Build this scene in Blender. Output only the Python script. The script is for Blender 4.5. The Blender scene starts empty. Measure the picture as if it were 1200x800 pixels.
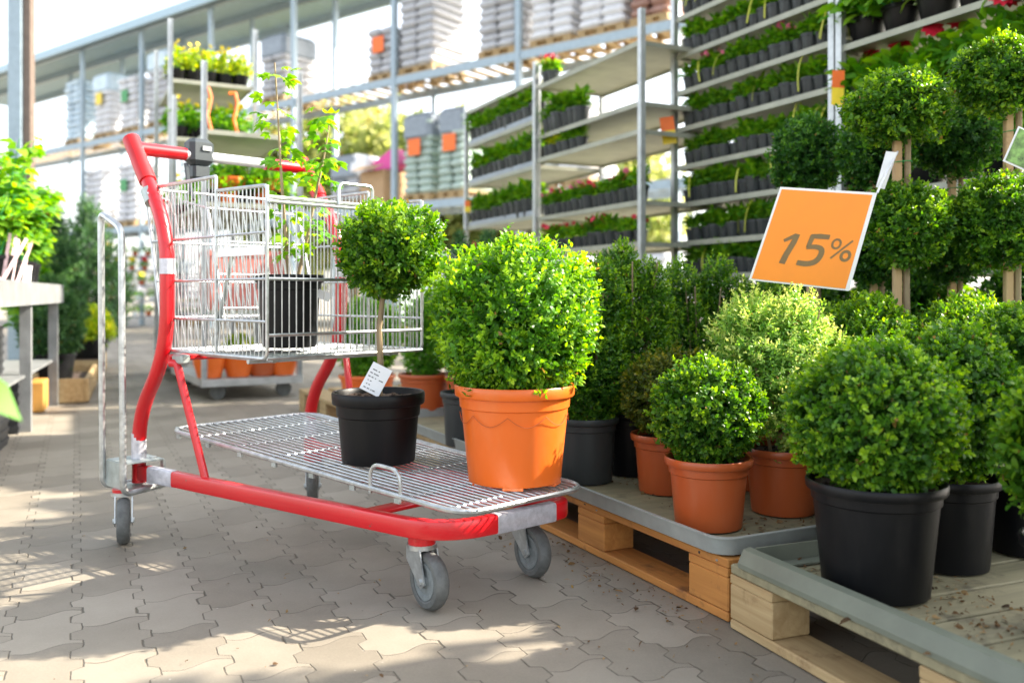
import bpy, math, random
import numpy as np
from mathutils import Vector, Matrix
random.seed(7)
rad = math.radians
sc = bpy.context.scene
COL = sc.collection
H = 0.74           # camera height
F = 1050.0         # focal length in 1200px-wide pixels
U0, V0 = 600.0, 345.0

def P(u, v, Y):    # point seen at pixel (u,v) at depth Y
    return Vector(((u-U0)*Y/F, Y, H-(v-V0)*Y/F))
def GX(u, Y):
    return (u-U0)*Y/F

# ------------------------------------------------------------------ materials
MATS = {}
def new_mat(name):
    m = bpy.data.materials.new(name); m.use_nodes = True
    nt = m.node_tree; b = nt.nodes['Principled BSDF']
    MATS[name] = m
    return m, nt, b
def N(nt, t, **kw):
    n = nt.nodes.new(t)
    for k, v in kw.items():
        if k.startswith('i_'):
            n.inputs[k[2:].replace('_', ' ')].default_value = v
        else:
            setattr(n, k, v)
    return n
def L(nt, a, b): nt.links.new(a, b)
def ramp(nt, stops, fac=None):
    r = nt.nodes.new('ShaderNodeValToRGB')
    el = r.color_ramp.elements
    while len(el) < len(stops): el.new(0.5)
    for e, (p, c) in zip(el, stops):
        e.position = p; e.color = (*c, 1)
    if fac is not None: L(nt, fac, r.inputs[0])
    return r
def plain(name, col, rough=.5, metal=0, var=.12, scale=14, bump=0.0, bscale=60, coat=0, spec=.5):
    m, nt, b = new_mat(name)
    tc = N(nt, 'ShaderNodeTexCoord')
    ns = N(nt, 'ShaderNodeTexNoise', i_Scale=scale, i_Detail=6.0, i_Roughness=.65)
    L(nt, tc.outputs['Object'], ns.inputs['Vector'])
    lo = tuple(max(0, c*(1-var)) for c in col); hi = tuple(min(1, c*(1+var)+var*.01) for c in col)
    r = ramp(nt, [(.3, lo), (.7, hi)], ns.outputs['Fac'])
    L(nt, r.outputs[0], b.inputs['Base Color'])
    b.inputs['Metallic'].default_value = metal
    b.inputs['Specular IOR Level'].default_value = spec
    rr = N(nt, 'ShaderNodeMapRange')
    rr.inputs['To Min'].default_value = max(.03, rough-.1); rr.inputs['To Max'].default_value = min(1, rough+.1)
    L(nt, ns.outputs['Fac'], rr.inputs['Value']); L(nt, rr.outputs[0], b.inputs['Roughness'])
    b.inputs['Coat Weight'].default_value = coat
    if bump:
        n2 = N(nt, 'ShaderNodeTexNoise', i_Scale=bscale, i_Detail=5.0)
        L(nt, tc.outputs['Object'], n2.inputs['Vector'])
        bp = N(nt, 'ShaderNodeBump', i_Strength=bump, i_Distance=.004)
        L(nt, n2.outputs['Fac'], bp.inputs['Height']); L(nt, bp.outputs[0], b.inputs['Normal'])
    return m
def worn(name, col, chip, rough=.35, amount=.62, scale=30, coat=.3):
    """paint with scuffs and chips of its own"""
    m, nt, b = new_mat(name)
    tc = N(nt, 'ShaderNodeTexCoord')
    n1 = N(nt, 'ShaderNodeTexNoise', i_Scale=scale, i_Detail=8.0, i_Roughness=.75)
    n2 = N(nt, 'ShaderNodeTexNoise', i_Scale=4.0, i_Detail=3.0)
    L(nt, tc.outputs['Object'], n1.inputs['Vector']); L(nt, tc.outputs['Object'], n2.inputs['Vector'])
    r1 = ramp(nt, [(amount, (0, 0, 0)), (amount+.03, (1, 1, 1))], n1.outputs['Fac'])
    r2 = ramp(nt, [(.3, tuple(c*.85 for c in col)), (.7, col)], n2.outputs['Fac'])
    mx = N(nt, 'ShaderNodeMix', data_type='RGBA')
    L(nt, r1.outputs[0], mx.inputs[0]); L(nt, r2.outputs[0], mx.inputs[6]); mx.inputs[7].default_value = (*chip, 1)
    L(nt, mx.outputs[2], b.inputs['Base Color'])
    b.inputs['Roughness'].default_value = rough; b.inputs['Coat Weight'].default_value = coat
    b.inputs['Coat Roughness'].default_value = .15
    return m
def wood(name, c1, c2, knots=(.12, .05, .02), along='X'):
    m, nt, b = new_mat(name)
    tc = N(nt, 'ShaderNodeTexCoord')
    mp = N(nt, 'ShaderNodeMapping')
    mp.inputs['Scale'].default_value = {'X': (2.5, 38, 38), 'Y': (38, 2.5, 38), 'Z': (38, 38, 2.5)}[along]
    L(nt, tc.outputs['Object'], mp.inputs['Vector'])
    n1 = N(nt, 'ShaderNodeTexNoise', i_Scale=1.0, i_Detail=7.0, i_Roughness=.62, i_Distortion=.6)
    L(nt, mp.outputs[0], n1.inputs['Vector'])
    r = ramp(nt, [(.28, c2), (.5, tuple((a+d)/2 for a, d in zip(c1, c2))), (.72, c1)], n1.outputs['Fac'])
    n2 = N(nt, 'ShaderNodeTexNoise', i_Scale=9.0, i_Detail=5.0, i_Roughness=.7)
    L(nt, tc.outputs['Object'], n2.inputs['Vector'])
    r2 = ramp(nt, [(.55, (0, 0, 0)), (.76, (1, 1, 1))], n2.outputs['Fac'])
    mx = N(nt, 'ShaderNodeMix', data_type='RGBA')
    L(nt, r2.outputs[0], mx.inputs[0]); L(nt, r.outputs[0], mx.inputs[6]); mx.inputs[7].default_value = (*knots, 1)
    L(nt, mx.outputs[2], b.inputs['Base Color'])
    b.inputs['Roughness'].default_value = .75
    bp = N(nt, 'ShaderNodeBump', i_Strength=.35, i_Distance=.003)
    L(nt, n1.outputs['Fac'], bp.inputs['Height']); L(nt, bp.outputs[0], b.inputs['Normal'])
    return m
def leafmat(name, dark, mid, tip, transl=.35, rough=.38, spec=.5):
    m, nt, b = new_mat(name)
    at = N(nt, 'ShaderNodeAttribute', attribute_name='tint')
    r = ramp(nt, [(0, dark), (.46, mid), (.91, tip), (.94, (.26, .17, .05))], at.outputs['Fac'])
    L(nt, r.outputs[0], b.inputs['Base Color'])
    b.inputs['Roughness'].default_value = rough
    b.inputs['Specular IOR Level'].default_value = spec
    tr = N(nt, 'ShaderNodeBsdfTranslucent')
    hs = N(nt, 'ShaderNodeHueSaturation'); hs.inputs['Saturation'].default_value = 1.15; hs.inputs['Value'].default_value = 1.9
    hs.inputs['Hue'].default_value = .485
    L(nt, r.outputs[0], hs.inputs['Color']); L(nt, hs.outputs[0], tr.inputs['Color'])
    ms = N(nt, 'ShaderNodeMixShader'); ms.inputs[0].default_value = transl
    L(nt, b.outputs[0], ms.inputs[1]); L(nt, tr.outputs[0], ms.inputs[2])
    L(nt, ms.outputs[0], nt.nodes['Material Output'].inputs['Surface'])
    return m

RED = worn('red_paint', (.62, .006, .012), (.22, .08, .06), .3, .65, 30)
REDC = plain('red_plastic', (.50, .008, .010), .4)
ZINC = plain('zinc_wire', (.50, .525, .525), .36, .85, .22, 40)
ZINCD = plain('zinc_plate', (.40, .44, .42), .5, .6, .25, 18)
GALV = plain('galvanised_steel', (.50, .52, .52), .45, .7, .2, 12)
TAPE = plain('silver_tape', (.55, .55, .60), .35, .4, .2, 60)
WHITEM = plain('white_enamel', (.72, .73, .74), .35, .2, .06)
RUBBER = plain('grey_rubber', (.10, .105, .10), .6, 0, .3, 40, .2)
HUBM = plain('hub_plastic', (.17, .19, .19), .5, 0, .25, 60)
def potmat(name, col, dust, rough=.48, spec=.3):
    m, nt, b = new_mat(name)
    tc = N(nt, 'ShaderNodeTexCoord')
    mp = N(nt, 'ShaderNodeMapping'); mp.inputs['Scale'].default_value = (9, 9, 2.2); L(nt, tc.outputs['Object'], mp.inputs['Vector'])
    n1 = N(nt, 'ShaderNodeTexNoise', i_Scale=1.6, i_Detail=8.0, i_Roughness=.7, i_Distortion=.4); L(nt, mp.outputs[0], n1.inputs['Vector'])
    n2 = N(nt, 'ShaderNodeTexNoise', i_Scale=48.0, i_Detail=6.0, i_Roughness=.75); L(nt, tc.outputs['Object'], n2.inputs['Vector'])
    r1 = ramp(nt, [(.46, (0, 0, 0)), (.74, (.55, .55, .55))], n1.outputs['Fac'])
    r2 = ramp(nt, [(.60, (0, 0, 0)), (.72, (.6, .6, .6))], n2.outputs['Fac'])
    ad = N(nt, 'ShaderNodeMath', operation='MULTIPLY_ADD', use_clamp=True); L(nt, r1.outputs[0], ad.inputs[0]); L(nt, r2.outputs[0], ad.inputs[1])
    a2 = N(nt, 'ShaderNodeMath', operation='MULTIPLY', use_clamp=True); L(nt, r1.outputs[0], a2.inputs[0]); a2.inputs[1].default_value = .35; L(nt, a2.outputs[0], ad.inputs[2])
    mx = N(nt, 'ShaderNodeMix', data_type='RGBA'); L(nt, ad.outputs[0], mx.inputs[0]); mx.inputs[6].default_value = (*col, 1); mx.inputs[7].default_value = (*dust, 1)
    L(nt, mx.outputs[2], b.inputs['Base Color'])
    rr = N(nt, 'ShaderNodeMapRange'); rr.inputs['To Min'].default_value = rough-.1; rr.inputs['To Max'].default_value = rough+.4
    L(nt, ad.outputs[0], rr.inputs['Value']); L(nt, rr.outputs[0], b.inputs['Roughness'])
    b.inputs['Specular IOR Level'].default_value = spec
    n3 = N(nt, 'ShaderNodeTexNoise', i_Scale=26.0, i_Detail=3.0); L(nt, tc.outputs['Object'], n3.inputs['Vector'])
    bp = N(nt, 'ShaderNodeBump', i_Strength=.12, i_Distance=.004); L(nt, n3.outputs['Fac'], bp.inputs['Height']); L(nt, bp.outputs[0], b.inputs['Normal'])
    return m
BLACKP = potmat('black_plastic', (.0045, .005, .006), (.045, .040, .034), .48, .22)
GREYP = potmat('dark_grey_plastic', (.036, .042, .043), (.10, .095, .085))
ORANGEP = potmat('orange_plastic', (.72, .135, .014), (.60, .24, .09), .42, .45)
TERRAP = potmat('terracotta_plastic', (.42, .085, .020), (.36, .17, .09), .42, .45)
SWAG = plain('orange_groove', (.42, .085, .012), .6)
LOCKP = plain('dark_plastic', (.03, .04, .045), .45)
WPAL = wood('pallet_wood_orange', (.56, .25, .058), (.36, .14, .030))
WPALE = wood('pallet_wood_pale', (.50, .37, .19), (.31, .20, .085))
WDECK = wood('weathered_boards', (.30, .27, .16), (.19, .17, .10), (.05, .04, .025), 'Y')
WSTAKE = wood('stake_wood', (.55, .38, .20), (.38, .24, .12), along='Z')
BARK = wood('bark', (.36, .28, .16), (.20, .14, .08), (.10, .07, .04), 'Z')
TRAYM = plain('tray_plastic', (.27, .29, .27), .5, 0, .15, 10)
TRAYG = plain('tray_greenish', (.145, .160, .120), .5, 0, .15, 10)
SHELF = plain('shelf_board', (.33, .335, .265), .55, .25, .2, 5)
SOIL = plain('potting_soil', (.055, .032, .02), .95, 0, .6, 60, 1.0, 90)
PAPER = plain('paper_white', (.78, .79, .80), .5, 0, .04)
SIGNO = plain('sign_orange', (.90, .27, .015), .45, 0, .03)
SIGNT = plain('sign_ink', (.20, .13, .05), .6)
TAGO = plain('tag_orange', (.88, .16, .01), .5)
TAGY = plain('tag_yellow', (.85, .62, .02), .5)
BAGG = plain('grey_bags', (.46, .47, .49), .4, 0, .15, 6)
BAGW = plain('white_bags', (.66, .67, .69), .4, 0, .12, 6)
BAGN = plain('green_bags', (.40, .50, .44), .4, 0, .15, 6)
BAGB = plain('brown_bags', (.30, .17, .13), .5, 0, .2, 6)
FILMD = plain('dark_film', (.22, .26, .30), .35, 0, .2, 8)
FILMB = plain('blue_film', (.50, .62, .70), .35, 0, .25, 3)
CARD = plain('cardboard', (.46, .30, .16), .8, 0, .12)
PINK = plain('pink_print', (.72, .05, .30), .5)
RACKM = plain('rack_steel', (.32, .40, .45), .5, .25, .12)
ROOFM = plain('roof_sheet', (.36, .48, .54), .5, .3, .1)
COLM = plain('column_steel', (.15, .11, .085), .5, .3, .2)
BENCH = plain('bench_metal', (.25, .26, .26), .5, .4, .25, 8)
LBLK = plain('black_crate', (.025, .027, .03), .5)
YEL = plain('yellow_box', (.50, .25, .05), .6)
HANDLE = plain('handle_strip', (.50, .52, .05), .5)
PETAL_R = plain('petal_red', (.52, .006, .03), .5)
PETAL_P = plain('petal_pink', (.70, .14, .26), .5)
PETAL_W = plain('petal_white', (.75, .70, .72), .5)
PETAL_Y = plain('petal_yellow', (.80, .62, .01), .5)
GREENPL = plain('green_plastic', (.04, .30, .08), .5)

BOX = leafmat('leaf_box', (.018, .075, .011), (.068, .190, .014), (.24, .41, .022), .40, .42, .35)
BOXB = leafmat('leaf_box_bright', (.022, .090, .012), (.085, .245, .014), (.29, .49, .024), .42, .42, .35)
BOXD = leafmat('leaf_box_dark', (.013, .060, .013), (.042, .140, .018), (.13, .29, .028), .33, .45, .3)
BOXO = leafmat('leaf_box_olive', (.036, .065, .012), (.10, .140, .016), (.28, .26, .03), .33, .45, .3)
VARI = leafmat('leaf_variegated', (.06, .20, .03), (.23, .40, .07), (.66, .70, .22), .33, .45, .3)
LITE = leafmat('leaf_light', (.04, .17, .012), (.11, .30, .02), (.26, .45, .03), .42, .45, .35)
LITE2 = leafmat('leaf_mid_green', (.03, .13, .015), (.08, .23, .02), (.20, .38, .03), .4, .45, .35)
YELG = leafmat('leaf_yellow', (.09, .24, .015), (.30, .42, .02), (.70, .66, .02), .4)
CONI = leafmat('leaf_conifer', (.018, .065, .022), (.05, .145, .035), (.11, .23, .05), .2, .6)
TREEL = leafmat('leaf_far_tree', (.16, .22, .06), (.32, .36, .12), (.52, .50, .20), .4, .6)

# ------------------------------------------------------------------ mesh builder
class MB:
    def __init__(s): s.v = []; s.f = []; s.sm = []
    def add(s, vs, fs, smooth=False):
        o = len(s.v); s.v.extend(tuple(x) for x in vs)
        for f in fs: s.f.append(tuple(i+o for i in f)); s.sm.append(smooth)
        return s
    def box(s, c, d, M=None, bev=0.0):
        cx, cy, cz = c; x, y, z = d[0]/2, d[1]/2, d[2]/2
        if bev <= 0:
            vs = [(sx*x, sy*y, sz*z) for sz in (-1, 1) for sx, sy in ((-1, -1), (1, -1), (1, 1), (-1, 1))]
            fs = [(3, 2, 1, 0), (4, 5, 6, 7)] + [(i, (i+1) % 4, (i+1) % 4+4, i+4) for i in range(4)]
        else:
            b = min(bev, x*.9, y*.9, z*.9)
            rings = []
            for zz, k in ((-z, b), (-z+b, 0), (z-b, 0), (z, b)):
                X, Y = x-k, y-k
                c_ = b if k == 0 else b*.5
                rings.append([(-X+c_, -Y, zz), (X-c_, -Y, zz), (X, -Y+c_, zz), (X, Y-c_, zz), (X-c_, Y, zz), (-X+c_, Y, zz), (-X, Y-c_, zz), (-X, -Y+c_, zz)])
            vs = [p for r in rings for p in r]
            fs = [tuple(range(7, -1, -1)), tuple(range(24, 32))]
            for k in range(3):
                for i in range(8):
                    fs.append((k*8+i, k*8+(i+1) % 8, k*8+8+(i+1) % 8, k*8+8+i))
        out = []
        for p in vs:
            q = Vector(p)
            if M is not None: q = M @ q
            out.append((q[0]+cx, q[1]+cy, q[2]+cz))
        return s.add(out, fs)
    def tube(s, pts, r, n=8, caps=True, closed=False, radii=None):
        pts = [Vector(p) for p in pts]; m = len(pts)
        if m < 2: return s
        tang = []
        for i in range(m):
            if closed: t = pts[(i+1) % m]-pts[i-1]
            else: t = pts[min(i+1, m-1)]-pts[max(i-1, 0)]
            tang.append(t.normalized())
        up = Vector((0, 0, 1)) if abs(tang[0].z) < .9 else Vector((1, 0, 0))
        nrm = (up-tang[0]*up.dot(tang[0])).normalized()
        vs = []
        for i in range(m):
            nrm = (nrm-tang[i]*nrm.dot(tang[i])).normalized()
            bi = tang[i].cross(nrm)
            rr = radii[i] if radii else r
            for k in range(n):
                a = 2*math.pi*k/n+math.pi/n
                vs.append(pts[i]+(nrm*math.cos(a)+bi*math.sin(a))*rr)
        fs = []
        for i in range(m if closed else m-1):
            j = (i+1) % m
            for k in range(n):
                fs.append((i*n+k, i*n+(k+1) % n, j*n+(k+1) % n, j*n+k))
        s.add(vs, fs, True)
        if caps and not closed:
            o = len(s.v)-len(vs)
            s.f.append(tuple(o+k for k in range(n-1, -1, -1))); s.sm.append(False)
            s.f.append(tuple(o+(m-1)*n+k for k in range(n))); s.sm.append(False)
        return s
    def lathe(s, prof, c=(0, 0, 0), n=40, jitter=0):
        vs = []
        for r, z in prof:
            for k in range(n):
                a = 2*math.pi*k/n
                vs.append((c[0]+r*math.cos(a), c[1]+r*math.sin(a), c[2]+z))
        fs = []
        for i in range(len(prof)-1):
            for k in range(n):
                fs.append((i*n+k, i*n+(k+1) % n, (i+1)*n+(k+1) % n, (i+1)*n+k))
        return s.add(vs, fs, True)
    def build(s, name, mat, parent=None, angle=35):
        me = bpy.data.meshes.new(name)
        me.from_pydata(s.v, [], s.f); me.update()
        me.polygons.foreach_set('use_smooth', s.sm)
        if any(s.sm): me.set_sharp_from_angle(angle=rad(angle))
        me.materials.append(mat)
        o = bpy.data.objects.new(name, me); COL.objects.link(o)
        if parent is not None: o.parent = parent
        return o

def fillet(pts, r, seg=6, closed=False):
    pts = [Vector(p) for p in pts]; out = []; n = len(pts)
    for i, p in enumerate(pts):
        if not closed and i in (0, n-1): out.append(p); continue
        a = pts[i-1]; b = pts[(i+1) % n]
        d1 = (a-p); d2 = (b-p)
        k = min(r, d1.length*.49, d2.length*.49)
        q1 = p+d1.normalized()*k; q2 = p+d2.normalized()*k
        for j in range(seg+1):
            t = j/seg
            out.append((1-t)**2*q1+2*(1-t)*t*p+t*t*q2)
    return out

def thing(name, label, cat, loc=(0, 0, 0), rz=0, group=None):
    o = bpy.data.objects.new(name, None); COL.objects.link(o)
    o.empty_display_size = .05
    o.location = loc; o.rotation_euler = (0, 0, rz)
    o['label'] = label; o['category'] = cat
    if group: o['group'] = group
    return o
def tag(o, label, cat, group=None):
    o['label'] = label; o['category'] = cat
    if group: o['group'] = group
    return o
def dup(root, loc, rz, label=None, group=None, scale=None):
    r = root.copy(); COL.objects.link(r); r.location = loc; r.rotation_euler = (0, 0, rz)
    if label: r['label'] = label
    if group: r['group'] = group
    if scale: r.scale = (scale,)*3
    for ch in list(root.children):
        c = ch.copy(); COL.objects.link(c); c.parent = r
        for g in list(ch.children):
            d = g.copy(); COL.objects.link(d); d.parent = c
    return r

# ------------------------------------------------------------------ foliage
def leaf_mesh(name, pos, ax, nr, ln, wd, tint, mat, parent=None, curl=.18):
    n = len(pos)
    ax = ax/np.linalg.norm(ax, axis=1, keepdims=True)
    nr = nr-ax*(nr*ax).sum(1, keepdims=True)
    nr = nr/np.maximum(np.linalg.norm(nr, axis=1, keepdims=True), 1e-6)
    sd = np.cross(ax, nr)
    tmpl = [(0, 0), (.36, -.5), (.36, .5), (.74, -.40), (.74, .40), (1, 0)]
    V = np.empty((n, 6, 3))
    for k, (t, w) in enumerate(tmpl):
        lift = -curl*t*t + (.12*abs(w)*2)
        V[:, k] = pos+ax*(t*ln)[:, None]+sd*(w*wd)[:, None]+nr*(lift*ln)[:, None]
    V = V.reshape(-1, 3)
    base = (np.arange(n)*6)[:, None]
    t1 = base+np.array([0, 1, 2]); q = base+np.array([1, 3, 4, 2]); t2 = base+np.array([3, 5, 4])
    loops = np.concatenate([t1, q, t2], axis=1).ravel()
    starts = (np.arange(n)*10)[:, None]+np.array([0, 3, 7])
    me = bpy.data.meshes.new(name)
    me.vertices.add(n*6); me.vertices.foreach_set('co', V.astype(np.float32).ravel())
    me.loops.add(n*10); me.loops.foreach_set('vertex_index', loops.astype(np.int32))
    me.polygons.add(n*3); me.polygons.foreach_set('loop_start', starts.astype(np.int32).ravel())
    me.polygons.foreach_set('use_smooth', np.ones(n*3, dtype=bool))
    me.update(calc_edges=True)
    a = me.attributes.new('tint', 'FLOAT', 'POINT')
    tint = np.where(np.random.default_rng(n).random(n) < .006, 1.0, np.clip(tint, 0, .91))
    a.data.foreach_set('value', np.repeat(tint, 6).astype(np.float32))
    me.materials.append(mat)
    o = bpy.data.objects.new(name, me); COL.objects.link(o)
    if parent is not None: o.parent = parent
    return o

def sphere_dirs(n, rng):
    d = rng.normal(size=(n, 3)); return d/np.linalg.norm(d, axis=1, keepdims=True)

def foliage(name, lobes, shoots, mat, parent=None, seed=0, shoot=.055, pairs=5, ln=.021, wd=.011,
            zmin=-9, lump=.06, up=.25, wild=.45, inner=.38, bright=0.0, tipw=1.0, curl=.18):
    """leafy shoots over and inside a union of ellipsoid lobes; returns one mesh of separate leaves"""
    rng = np.random.default_rng(seed)
    area = np.array([(a[3]*a[4]+a[3]*a[5]+a[4]*a[5]) for a in lobes]); area = area/area.sum()
    B, A, AGE_SUN = [], [], []
    for (cx, cy, cz, rx, ry, rz), w in zip(lobes, area):
        n = int(shoots*w)
        d = sphere_dirs(n, rng)
        ph = rng.uniform(0, 6.28, (5, 1)); fr = rng.normal(size=(5, 3))*4.5
        nz = np.sin(fr @ d.T+ph).sum(0)/5
        rr = 1+lump*nz*1.8+rng.normal(size=n)*lump*.5
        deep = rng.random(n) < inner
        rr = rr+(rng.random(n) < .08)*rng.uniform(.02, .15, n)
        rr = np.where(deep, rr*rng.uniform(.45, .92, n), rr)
        R = np.array([rx, ry, rz])
        p = d*R*rr[:, None]+np.array([cx, cy, cz])
        nrm = d/R; nrm = nrm/np.linalg.norm(nrm, axis=1, keepdims=True)
        ok = p[:, 2] > zmin
        for (ox, oy, oz, qx, qy, qz) in lobes:
            if (ox, oy, oz) == (cx, cy, cz): continue
            q = (p-np.array([ox, oy, oz]))/np.array([qx, qy, qz])
            ok &= (q*q).sum(1) > .45
        ax = nrm+rng.normal(size=(n, 3))*wild+np.array([0, 0, up])
        ax /= np.linalg.norm(ax, axis=1, keepdims=True)
        age_sun = rng.beta(1.6, 2.4, n)
        age_sun = np.where(deep, age_sun*.35, age_sun)*tipw + nz*.14 + np.clip(nrm[:, 2], 0, 1)*.13+bright  # upward shoots lighter: new growth plus sun put into the colour; inner ones darker
        B.append(p[ok]); A.append(ax[ok]); AGE_SUN.append(age_sun[ok])
    B = np.concatenate(B); A = np.concatenate(A); AGE_SUN = np.concatenate(AGE_SUN)
    n = len(B)
    sl = shoot*rng.uniform(.6, 1.25, n)
    ref = np.where(np.abs(A[:, 2:3]) < .9, np.array([[0, 0, 1.]]), np.array([[1., 0, 0]]))
    s1 = np.cross(A, ref); s1 /= np.linalg.norm(s1, axis=1, keepdims=True); s2 = np.cross(A, s1)
    th = rng.uniform(0, 6.28, n)
    pos, axs, nrs, lns, wds, tin = [], [], [], [], [], []
    for k in range(pairs):
        t = k/max(1, pairs-1)
        a0 = th+k*1.5708+rng.normal(size=n)*.25
        for sgn in (0, math.pi):
            a = a0+sgn
            side = s1*np.cos(a)[:, None]+s2*np.sin(a)[:, None]
            al = (1.05-.65*t)+rng.normal(size=n)*.18
            d = A*np.cos(al)[:, None]+side*np.sin(al)[:, None]
            base = B-A*(sl*(1-t)*.9)[:, None]
            nn = A*np.sin(al)[:, None]-side*np.cos(al)[:, None]+rng.normal(size=(n, 3))*.2
            pos.append(base); axs.append(d); nrs.append(nn)
            sz = rng.uniform(.62, 1.3, n)*(1-.3*t*t)
            lns.append(ln*sz); wds.append(wd*sz*rng.uniform(.85, 1.15, n))
            tin.append(AGE_SUN*(.55+.45*t)+.10*t+rng.normal(size=n)*.07)
    return leaf_mesh(name, np.concatenate(pos), np.concatenate(axs), np.concatenate(nrs), np.concatenate(lns),
                     np.concatenate(wds), np.concatenate(tin), mat, parent, curl)

# ------------------------------------------------------------------ the ground
PD = Vector((-.437, .8995)); QD = Vector((.8995, .437))     # pallet row: along, and away from the aisle
PANG = math.atan2(PD.y, PD.x)
def ground():
    mb = MB()
    mb.add([(-160, -20, 0), (160, -20, 0), (160, 260, 0), (-160, 260, 0)], [(0, 1, 2, 3)])
    m, nt, b = new_mat('zigzag_pavers')
    geo = N(nt, 'ShaderNodeNewGeometry')
    sx = N(nt, 'ShaderNodeVectorMath', operation='DOT_PRODUCT'); sx.inputs[1].default_value = (PD.x, PD.y, 0)
    tx = N(nt, 'ShaderNodeVectorMath', operation='DOT_PRODUCT'); tx.inputs[1].default_value = (QD.x, QD.y, 0)
    L(nt, geo.outputs['Position'], sx.inputs[0]); L(nt, geo.outputs['Position'], tx.inputs[0])
    wob = N(nt, 'ShaderNodeTexNoise', i_Scale=16.0, i_Detail=4.0)
    L(nt, geo.outputs['Position'], wob.inputs['Vector'])
    def M(op, a, c=None, clamp=False):
        n = N(nt, 'ShaderNodeMath', operation=op, use_clamp=clamp)
        for i, x in enumerate((a, c)):
            if x is None: continue
            if isinstance(x, (int, float)): n.inputs[i].default_value = x
            else: L(nt, x, n.inputs[i])
        return n.outputs[0]
    s = sx.outputs['Value']; t = tx.outputs['Value']
    w = M('MULTIPLY', M('SUBTRACT', wob.outputs['Fac'], .5), .012)
    s = M('ADD', s, w); t = M('ADD', t, w)
    SW, SL = .137, .222
    # zigzag: steep steps joined by straight runs
    tri = M('PINGPONG', s, SL/4)                                   # 0..SL/4
    zig = M('MULTIPLY', M('SUBTRACT', M('MINIMUM', M('MAXIMUM', M('MULTIPLY', M('SUBTRACT', tri, SL/8), 1.7), -.0115), .0115), 0), 1.0)
    t2 = M('DIVIDE', M('ADD', t, zig), SW)
    ci = M('FLOOR', t2); ft = M('FRACT', t2)
    dt = M('MULTIPLY', M('SUBTRACT', .5, M('ABSOLUTE', M('SUBTRACT', ft, .5))), SW)
    odd = M('MULTIPLY', M('FLOORED_MODULO', ci, 2.0), .5)
    wav = M('MULTIPLY', M('SINE', M('MULTIPLY', ft, 6.283)), .06)
    s2 = M('ADD', M('ADD', M('DIVIDE', s, SL), odd), wav)
    cj = M('FLOOR', s2); fs = M('FRACT', s2)
    ds = M('MULTIPLY', M('SUBTRACT', .5, M('ABSOLUTE', M('SUBTRACT', fs, .5))), SL)
    # cross joints are tighter than the zigzag ones, and both vary in width
    gapn = N(nt, 'ShaderNodeTexNoise', i_Scale=7.0, i_Detail=3.0)
    L(nt, geo.outputs['Position'], gapn.inputs['Vector'])
    gw = M('MULTIPLY', M('SUBTRACT', gapn.outputs['Fac'], .40), .0085)
    gw2 = M('MULTIPLY', M('SUBTRACT', gapn.outputs['Fac'], .42), .0050)
    gw = M('MAXIMUM', gw, .0009); gw2 = M('MAXIMUM', gw2, .0005)
    def sm(d, g):
        return M('SUBTRACT', 1.0, M('DIVIDE', M('SUBTRACT', d, M('MULTIPLY', g, .5)), M('ADD', g, .0006), True), True)
    j = M('MAXIMUM', sm(dt, gw), sm(ds, gw2), True)
    cid = N(nt, 'ShaderNodeCombineXYZ'); L(nt, ci, cid.inputs[0]); L(nt, cj, cid.inputs[1])
    wn = N(nt, 'ShaderNodeTexWhiteNoise', noise_dimensions='2D'); L(nt, cid.outputs[0], wn.inputs['Vector'])
    big = N(nt, 'ShaderNodeTexNoise', i_Scale=1.7, i_Detail=9.0, i_Roughness=.68); L(nt, geo.outputs['Position'], big.inputs['Vector'])
    fine = N(nt, 'ShaderNodeTexNoise', i_Scale=170.0, i_Detail=4.0, i_Roughness=.7); L(nt, geo.outputs['Position'], fine.inputs['Vector'])
    f = M('ADD', M('ADD', M('MULTIPLY', wn.outputs['Value'], .28), M('MULTIPLY', big.outputs['Fac'], .80)), M('MULTIPLY', fine.outputs['Fac'], .30))
    r = ramp(nt, [(.26, (.105, .092, .070)), (.64, (.215, .190, .150)), (1.0, (.31, .278, .225))], f)
    # grit lying in and beside the joints
    mx = N(nt, 'ShaderNodeMix', data_type='RGBA'); L(nt, j, mx.inputs[0]); L(nt, r.outputs[0], mx.inputs[6]); mx.inputs[7].default_value = (.095, .083, .062, 1)
    sp = N(nt, 'ShaderNodeTexVoronoi', i_Scale=23.0); L(nt, geo.outputs['Position'], sp.inputs['Vector'])
    spm = ramp(nt, [(.035, (1, 1, 1)), (.06, (0, 0, 0))], sp.outputs['Distance'])
    sel = N(nt, 'ShaderNodeSeparateColor'); L(nt, sp.outputs['Color'], sel.inputs[0])
    spf = M('MULTIPLY', spm.outputs[0], M('GREATER_THAN', sel.outputs[0], .82))
    mx2 = N(nt, 'ShaderNodeMix', data_type='RGBA'); L(nt, M('MULTIPLY', spf, .7), mx2.inputs[0]); L(nt, mx.outputs[2], mx2.inputs[6])
    spc = ramp(nt, [(.4, (.06, .05, .03)), (.6, (.5, .48, .44))], sel.outputs[1]); L(nt, spc.outputs[0], mx2.inputs[7])
    L(nt, mx2.outputs[2], b.inputs['Base Color'])
    b.inputs['Roughness'].default_value = .62; b.inputs['Specular IOR Level'].default_value = .35
    bp = N(nt, 'ShaderNodeBump', i_Strength=.6, i_Distance=.006)
    hh = M('ADD', M('MULTIPLY', j, -1.0), M('MULTIPLY', fine.outputs['Fac'], .12))
    L(nt, hh, bp.inputs['Height']); L(nt, bp.outputs[0], b.inputs['Normal'])
    o = mb.build('pavement', m); o['kind'] = 'structure'
ground()

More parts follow.
